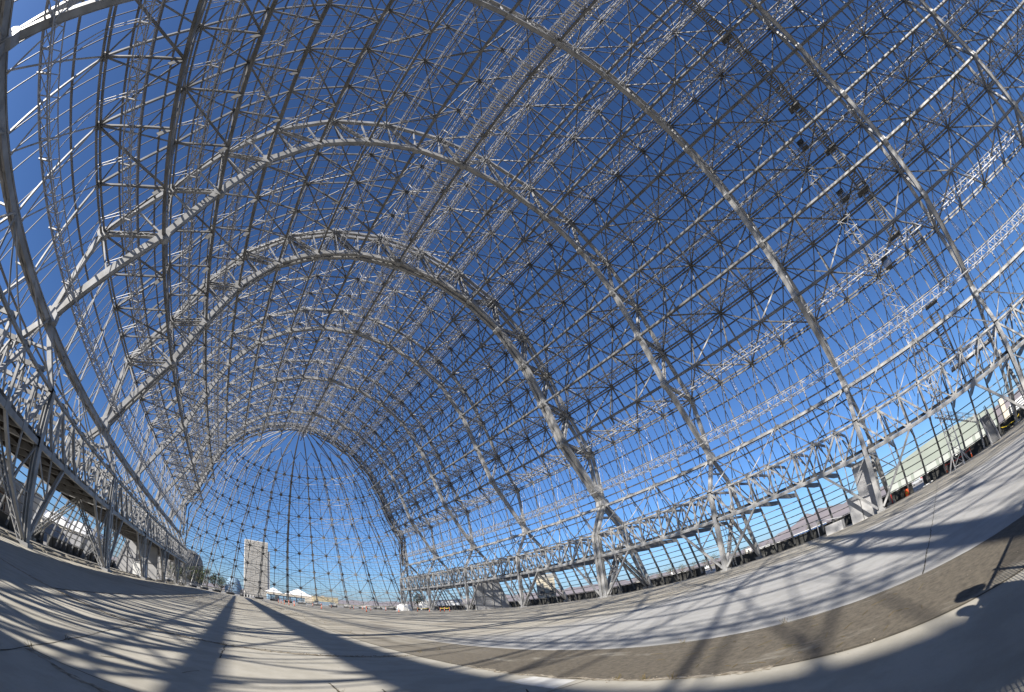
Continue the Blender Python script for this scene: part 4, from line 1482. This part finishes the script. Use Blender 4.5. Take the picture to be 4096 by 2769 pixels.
def arch_prism(m_, x0, x1, yc, hw, zs, zr):
    pts = [(x0, yc + hw * (1 - 2 * i / 24), zs + (zr - zs) * math.sin(math.pi * i / 24)) for i in range(25)]
    pts = [(x0, yc + hw, 0)] + pts + [(x0, yc - hw, 0)]
    m_.prism(pts, (x1 - x0, 0, 0))


t = thing("pale_green_hangar", "huge pale green hangar with a shallow curved roofline across the airfield", "hangar", (600, -14, 0))
w = MB(); arch_prism(w, 576, 690, -14, 88, 26, 37); w.build("clad_shell", GREEN, t)
w = MB()
for i in range(9):
    w.box((575.8, -92 + i * 19.5, 6), (.4, 15, 12))
w.build("white_doors", mat("pale_doors", (0.36, 0.38, 0.35), .7), t)
t = thing("tan_tower_block", "tall narrow tan tower at the end of the pale green hangar", "building", (565, -116, 0))
w = MB(); w.box((571, -116, 13.5), (10, 6.5, 27)); w.build("tower_wall", TAN, t)
w = MB(); w.box((571, -116, 27.3), (11, 7.5, .8)); w.box((571, -121.5, 6), (10, 4, 12)); w.build("roof", CREAM, t)
t = thing("banded_office", "white office block with dark window bands right of the tan tower", "building", (564, -134, 0))
w = MB(); w.box((568, -136, 6.6), (16, 23, 13.2)); w.build("office_wall", WHITEP, t)
w = MB()
for z in (2.4, 5.2, 8.0, 10.8):
    w.box((559.9, -136, z), (.3, 22, 1.2))
w.build("window_bands", GLASS, t)


# vehicles
def car(x, y, rz, label, body_mat, suv=True, group=None, name="parked_car", L=4.5):
    t = thing(name, label, "car", (x, y, 0), group)
    cs, sn = math.cos(rz), math.sin(rz)
    W = 1.8; H = 1.75 if suv else 1.45

    def T(u, v, z):
        return (x + u * cs - v * sn, y + u * sn + v * cs, z)
    side = [(-L / 2, .45), (-L / 2, 1.0), (-L / 2 + .1, 1.05), (L / 2 - 1.25, 1.08), (L / 2 - .1, .9), (L / 2, .75), (L / 2, .42)]
    b = MB(); b.prism([T(u, -W / 2, z) for u, z in side], np.array(T(0, W, 0)) - np.array(T(0, 0, 0))); b.build("body", body_mat, t)
    back = -L / 2 + (.15 if suv else .75)
    cab = [(back, 1.05), (back + .2, H), (L / 2 - 2.1, H), (L / 2 - 1.35, 1.07)]
    b = MB(); b.prism([T(u, -W / 2 + .12, z) for u, z in cab], np.array(T(0, W - .24, 0)) - np.array(T(0, 0, 0))); b.build("cabin", body_mat, t)
    g_ = MB()
    for v in (-W / 2 + .1, W / 2 - .13):
        for u0, u1 in ((back + .3, back + .95), (back + 1.05, back + 1.8), (back + 1.9, L / 2 - 1.75)):
            if u1 > u0:
                g_.prism([T(u0, v, 1.13), T(u1, v, 1.13), T(u1 - .05, v, H - .1), T(u0 + .05, v, H - .1)], np.array(T(0, .03, 0)) - np.array(T(0, 0, 0)))
    g_.prism([T(L / 2 - 1.36, -.7, 1.12), T(L / 2 - 1.36, .7, 1.12), T(L / 2 - 2.0, .65, H - .06), T(L / 2 - 2.0, -.65, H - .06)], (0.04 * cs, .04 * sn, .03))
    g_.build("windows", GLASS, t)
    for u in (-L / 2 + .85, L / 2 - .9):
        for v in (-W / 2 + .05, W / 2 - .05):
            wv = np.array(T(0, .11, 0)) - np.array(T(0, 0, 0))
            c = np.array(T(u, v, .34)); k_ = MB(); k_.cyl(c - wv, c + wv, .34, .34, 14); wh = k_.build("wheel", BLACKR, t)
            k_ = MB(); k_.cyl(c - wv * 1.08, c + wv * 1.08, .2, .2, 10); k_.build("rim", GALV, wh)
    for v in (-.65, .65):
        k_ = MB(); c = T(L / 2 - .01, v, .72); k_.box(c, (.08, .3, .16), rz); k_.build("headlight", GLASS, t)
        k_ = MB(); c = T(-L / 2 + .01, v, .85); k_.box(c, (.08, .16, .24), rz); k_.build("tail_light", RED, t)
    return t


WCAR = mat("white_car_paint", (0.78, 0.78, 0.78), 0.3, spec=.6)
SCAR = mat("silver_car_paint", (0.42, 0.44, 0.46), 0.3, spec=.6); KCAR = mat("dark_car_paint", (0.05, 0.055, 0.07), 0.3, spec=.6)
RCAR = mat("red_car_paint", (0.40, 0.05, 0.05), 0.35, spec=.6)
az = 58.05; d = 175
car(CX + d * math.sin(R(az)), d * math.cos(R(az)), R(-az + 200), "white off-road car seen through the gap in the low wall", WCAR, True)
az = 87.0; d = 150
car(CX + d * math.sin(R(az)), d * math.cos(R(az)), R(80), "pale saloon car parked behind the wall gap by the orange drum", SCAR, False)
for i in range(22):
    az = 84.2 + i * .72 + rng.normal(0, .08); d = 262 + rng.normal(0, 5)
    if i == 4:
        continue
    mt = (WCAR, SCAR, WCAR, KCAR, WCAR, RCAR)[i % 6]
    nm = {WCAR: "white", SCAR: "silver", KCAR: "dark", RCAR: "red"}[mt]
    car(CX + d * math.sin(R(az)), d * math.cos(R(az)), R(90 + rng.normal(0, 6)) if i % 3 else R(10), nm + " car in the long parked line before the pale green hangar", mt, i % 2 == 0, "cars before the pale green hangar")

# small white aircraft behind the wall
t = thing("light_aircraft", "small white light aircraft parked in front of the far olive trees", "aircraft", (170, 132, 0))
az = 55.1; d = 232; ax, ay = CX + d * math.sin(R(az)), d * math.cos(R(az)); rz = R(-az + 8)


def A(u, v, z):
    return (ax + u * math.cos(rz) - v * math.sin(rz), ay + u * math.sin(rz) + v * math.cos(rz), z)


w = MB(); w.cyl(A(-1.4, 0, 1.25), A(3.2, 0, 1.2), .62, .5, 12); w.cyl(A(3.2, 0, 1.2), A(3.8, 0, 1.15), .5, .15, 12); w.cyl(A(-1.4, 0, 1.25), A(-4.3, 0, 1.35), .6, .14, 12); w.build("fuselage", WHITEP, t)
w = MB(); w.box(A(.9, 0, 1.75), (1.4, 10.5, .12), rz); w.build("wing", WHITEP, t)
w = MB(); w.prism([A(-4.3, -.04, 1.3), A(-3.2, -.04, 1.4), A(-3.9, -.04, 2.8), A(-4.5, -.04, 2.8)], np.array(A(0, .08, 0)) - np.array(A(0, 0, 0))); w.box(A(-4.0, 0, 1.45), (.8, 3, .08), rz); w.build("tail", WHITEP, t)
for u, v in ((2.9, 0), (.2, -1.2), (.2, 1.2)):
    w = MB(); w.beam(A(u, v * .4, .9), A(u, v, .25), .08, .08); w.cyl(A(u, v - .08, .24), A(u, v + .08, .24), .24, .24, 10); w.build("wheel", BLACKR, t)
w = MB(); w.box(A(1.7, 0, 1.7), (1.1, 1.05, .3), rz); w.build("windows", GLASS, t)

# wire fence outside under the right gallery
t = thing("boundary_fence", "thin wire boundary fence on posts in front of the far olive trees", "fence", (200, 110, 0))
pts = []
for i in range(60):
    az = 44 + i * .62; d = 285; pts.append((CX + d * math.sin(R(az)), d * math.cos(R(az))))
for p in pts:
    MB().beam((p[0], p[1], 0), (p[0], p[1], 2.6), .09, .09).build("fence_post", GALV, t)
w = MB()
for z in (.6, 1.2, 1.8, 2.4):
    w.poly([(p[0], p[1], z) for p in pts], .03, .03)
w.build("fence_wires", GALV, t)

# ------------------------------------------------------------------ hills
HILL = mat("hazed_dry_hills", (0.27, 0.235, 0.235), 0.95, col2=(0.20, 0.18, 0.185), scale=0.0012, detail=8)  # dry brown paled towards mauve, distance haze put into the base colour
prof_az = [-70, -50, -30, -12, 0, 10, 20, 28, 36, 44, 50, 56, 62, 66, 68.3, 70.2, 71.7, 73, 74.6, 76.5, 79, 83, 88, 94, 100, 103.2, 106, 112, 125, 140]
prof_el = [.4, .5, .45, .5, .5, .55, .6, .8, .95, .9, .6, .55, .6, .75, 1.1, 1.45, 2.0, 2.1, 2.0, 1.7, 1.3, 1.2, 1.6, 1.9, 2.2, 1.95, 1.7, 1.4, 1.0, .7]
m_ = MB(); na = 260; nr = 10
for i in range(na + 1):
    az = -70 + 210 * i / na
    e = float(np.interp(az, prof_az, prof_el)) * (1 + .07 * math.sin(az * 2.3) + .05 * math.sin(az * 5.1 + 1) + .03 * math.sin(az * 11.7))
    for k_ in range(nr + 1):
        tt = k_ / nr; d = 6000 + 5200 * tt
        ht = 9000 * math.tan(R(e)) * math.sin(math.pi * min(1, tt / .58) / 2) ** 1.4 if tt <= .58 else 9000 * math.tan(R(e)) * math.cos((tt - .58) / .42 * math.pi / 2)
        ht *= 1 + .12 * math.sin(az * 3.1 + tt * 9) * (1 - abs(tt - .58))
        m_.v.append((CX + d * math.sin(R(az)), d * math.cos(R(az)), max(-1, ht)))
for i in range(na):
    for k_ in range(nr):
        a = i * (nr + 1) + k_; m_.f.append((a, a + 1, a + nr + 2, a + nr + 1))
m_.n = len(m_.v)
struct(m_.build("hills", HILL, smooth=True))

# ------------------------------------------------------------------ chain-link fence and the people leaning over it (their shadows fall into view)
FU = np.array((1, -.36, 0)) / math.hypot(1, .36)
F0 = np.array((-17.75, -.70 + .36 * .85, 0))
FL, FH = 12.0, 1.25
t = thing("chain_link_fence", "low chain-link fence with steel posts at the near edge of the floor", "fence", tuple(F0))
w = MB(); w.cyl(F0 + [0, 0, FH], F0 + FU * FL + [0, 0, FH], .022, .022, 8); w.build("top_rail", GALV, t)
for i in range(5):
    p = F0 + FU * FL * i / 4
    w = MB(); w.cyl(p, p + [0, 0, FH + .05], .03, .03, 8); w.build("fence_post", GALV, t)
w = MB(); pit = .07
n = int(FL / pit)
for sg in (1, -1):
    for i in range(-int(FH / pit), n + int(FH / pit)):
        u0 = i * pit; u1 = u0 + sg * FH
        z0, z1 = .03, FH
        # clip to the panel
        a, b = (u0, z0), (u1, z1)
        def clip(a, b):
            (ua, za), (ub, zb) = a, b
            if ua < 0 and ub < 0 or ua > FL and ub > FL:
                return None
            def at_(u):
                return za + (zb - za) * (u - ua) / (ub - ua)
            if ua < 0: za, ua = at_(0), 0
            if ua > FL: za, ua = at_(FL), FL
            if ub < 0: zb, ub = at_(0), 0
            if ub > FL: zb, ub = at_(FL), FL
            return (ua, za), (ub, zb)
        r_ = clip(a, b)
        if r_:
            (ua, za), (ub, zb) = r_
            w.beam(F0 + FU * ua + [0, 0, za], F0 + FU * ub + [0, 0, zb], .007, .007, caps=False)
w.build("wire_mesh", GALV, t)

SKIN = mat("skin", (0.50, 0.32, 0.24), .6); HAIR = mat("dark_hair", (0.03, 0.022, 0.016), .7)
TROU = mat("dark_trousers", (0.05, 0.055, 0.07), .9)


def person(x, y, H, face, label, shirt, arms, hat=None):
    """one skinned body; arms: two lists of (forward, side, up) joints from the shoulder"""
    t = thing("person", label, "person", (x, y, 0))
    k_ = H / 1.72
    cf, sf = math.cos(face), math.sin(face)

    def W(fw, sd, z):
        return (x + (fw * cf - sd * sf) * k_, y + (fw * sf + sd * cf) * k_, z * k_)
    V = []; E = []; Rr = []

    def j(p, r_, par=None):
        V.append(W(*p)); Rr.append(r_ * k_)
        if par is not None:
            E.append((par, len(V) - 1))
        return len(V) - 1
    pel = j((0, 0, .95), .155); wst = j((0, 0, 1.10), .135, pel); che = j((.01, 0, 1.30), .15, wst); nck = j((0, 0, 1.47), .065, che)
    hd0 = j((.015, 0, 1.56), .085, nck); hd1 = j((.02, 0, 1.66), .088, hd0)
    j((.02, 0, 1.70), .06, hd1); j((.105, 0, 1.585), .018, hd0)
    for sd in (-1, 1):
        hp = j((0, sd * .10, .88), .105, pel); kn = j((.03, sd * .11, .48), .065, hp); an = j((-.02, sd * .115, .09), .045, kn); j((.13, sd * .13, .04), .04, an)
        sh = j((0, sd * .18, 1.40), .062, che)
        el, wr = arms[(sd + 1) // 2]
        e_ = j(el, .045, sh); w_ = j(wr, .032, e_)
        d_ = np.array(wr) - np.array(el); d_ = d_ / np.linalg.norm(d_)
        pm = j(tuple(np.array(wr) + d_ * .06), .03, w_)
        for q, (o1, o2, ln) in enumerate(((-.027, 0, .065), (-.009, .01, .075), (.009, .01, .07), (.027, 0, .055))):
            f1 = j(tuple(np.array(wr) + d_ * .10 + np.array((0, o1, o2))), .009, pm)
            j(tuple(np.array(wr) + d_ * (.10 + ln * .7) + np.array((0, o1 * .9, o2 - .03))), .008, f1)
        j(tuple(np.array(wr) + d_ * .07 + np.array((0, -sd * .045, .02))), .01, pm)
    me = bpy.data.meshes.new("body"); me.from_pydata(V, E, [])
    o = bpy.data.objects.new("body", me); COL.objects.link(o)
    md = o.modifiers.new("skin", 'SKIN'); md.use_smooth_shade = True
    for i, r_ in enumerate(Rr):
        o.data.skin_vertices[0].data[i].radius = (r_, r_)
        o.data.skin_vertices[0].data[i].use_root = (i == 0)
    sb = o.modifiers.new("sub", 'SUBSURF'); sb.levels = 1; sb.render_levels = 1
    dg = bpy.context.evaluated_depsgraph_get(); ev = o.evaluated_get(dg); m2 = bpy.data.meshes.new_from_object(ev)
    o.modifiers.clear(); o.data = m2
    m2.materials.clear()
    for q in (SKIN, shirt, TROU):
        m2.materials.append(q)
    for p in m2.polygons:
        z = p.center.z / k_; r_ = math.hypot(p.center.x - x, p.center.y - y) / k_
        p.material_index = 2 if z < .96 else (1 if z < 1.44 and r_ < .36 else 0)
    o.parent = t; o.location = (-x, -y, 0)
    hm = MB(); c = np.array(W(.005, 0, 1.66)); n_ = 14
    rows = 6
    for a in range(rows + 1):
        e = math.pi / 2 * a / rows
        for i in range(n_):
            q = 2 * math.pi * i / n_
            hm.v.append((c[0] + .105 * k_ * math.cos(e) * math.cos(q), c[1] + .105 * k_ * math.cos(e) * math.sin(q), c[2] + .10 * k_ * math.sin(e)))
    for a in range(rows):
        for i in range(n_):
            hm.f.append((a * n_ + i, a * n_ + (i + 1) % n_, (a + 1) * n_ + (i + 1) % n_, (a + 1) * n_ + i))
    hm.n = len(hm.v); hm.build("hair", HAIR, t)
    if hat:
        hb = MB(); hb.cyl(c + [0, 0, .03], c + [0, 0, .045], hat, hat * .98, 20); hb.cyl(c + [0, 0, .045], c + [0, 0, .15], .11, .095, 16); hb.build("hat", mat("straw_hat", (.45, .36, .2), .9), t)
    return t


S1 = mat("blue_shirt", (0.10, 0.14, 0.25), .9); S2 = mat("grey_jacket", (0.22, 0.22, 0.22), .9); S3 = mat("green_shirt", (0.12, 0.17, 0.10), .9)
up_arms = [((.22, -.26, 1.32), (.36, -.10, 1.50)), ((.22, .26, 1.32), (.36, .10, 1.50))]
down = [((.02, -.25, 1.12), (.10, -.25, .90)), ((.02, .25, 1.12), (.10, .25, .90))]
rest_ = [((.10, -.27, 1.14), (.32, -.14, 1.16)), ((.10, .27, 1.14), (.32, .14, 1.16))]
person(-16.85, -1.12, 1.72, R(75), "person in a blue shirt holding a small camera up over the fence", S1, up_arms)
person(-16.42, -1.28, 1.74, R(60), "person in a grey jacket leaning on the fence beside the photographer", S2, rest_)
person(-15.9, -1.35, 1.72, R(60), "person in a wide-brimmed hat standing behind the fence", S3, down, .2)
person(-14.45, -2.25, 1.68, R(50), "person standing apart behind the far stretch of fence", S2, down)
t = thing("compact_camera", "small black compact camera held up in both hands above the fence", "camera", (-16.72, -.66, 1.55))
w = MB(); w.box((-16.72, -.66, 1.56), (.16, .06, .10), R(-15)); w.build("camera_body", DARKT, t)
w = MB(); w.cyl((-16.71, -.63, 1.56), (-16.69, -.57, 1.56), .035, .03, 12); w.build("lens", BLACKR, t)
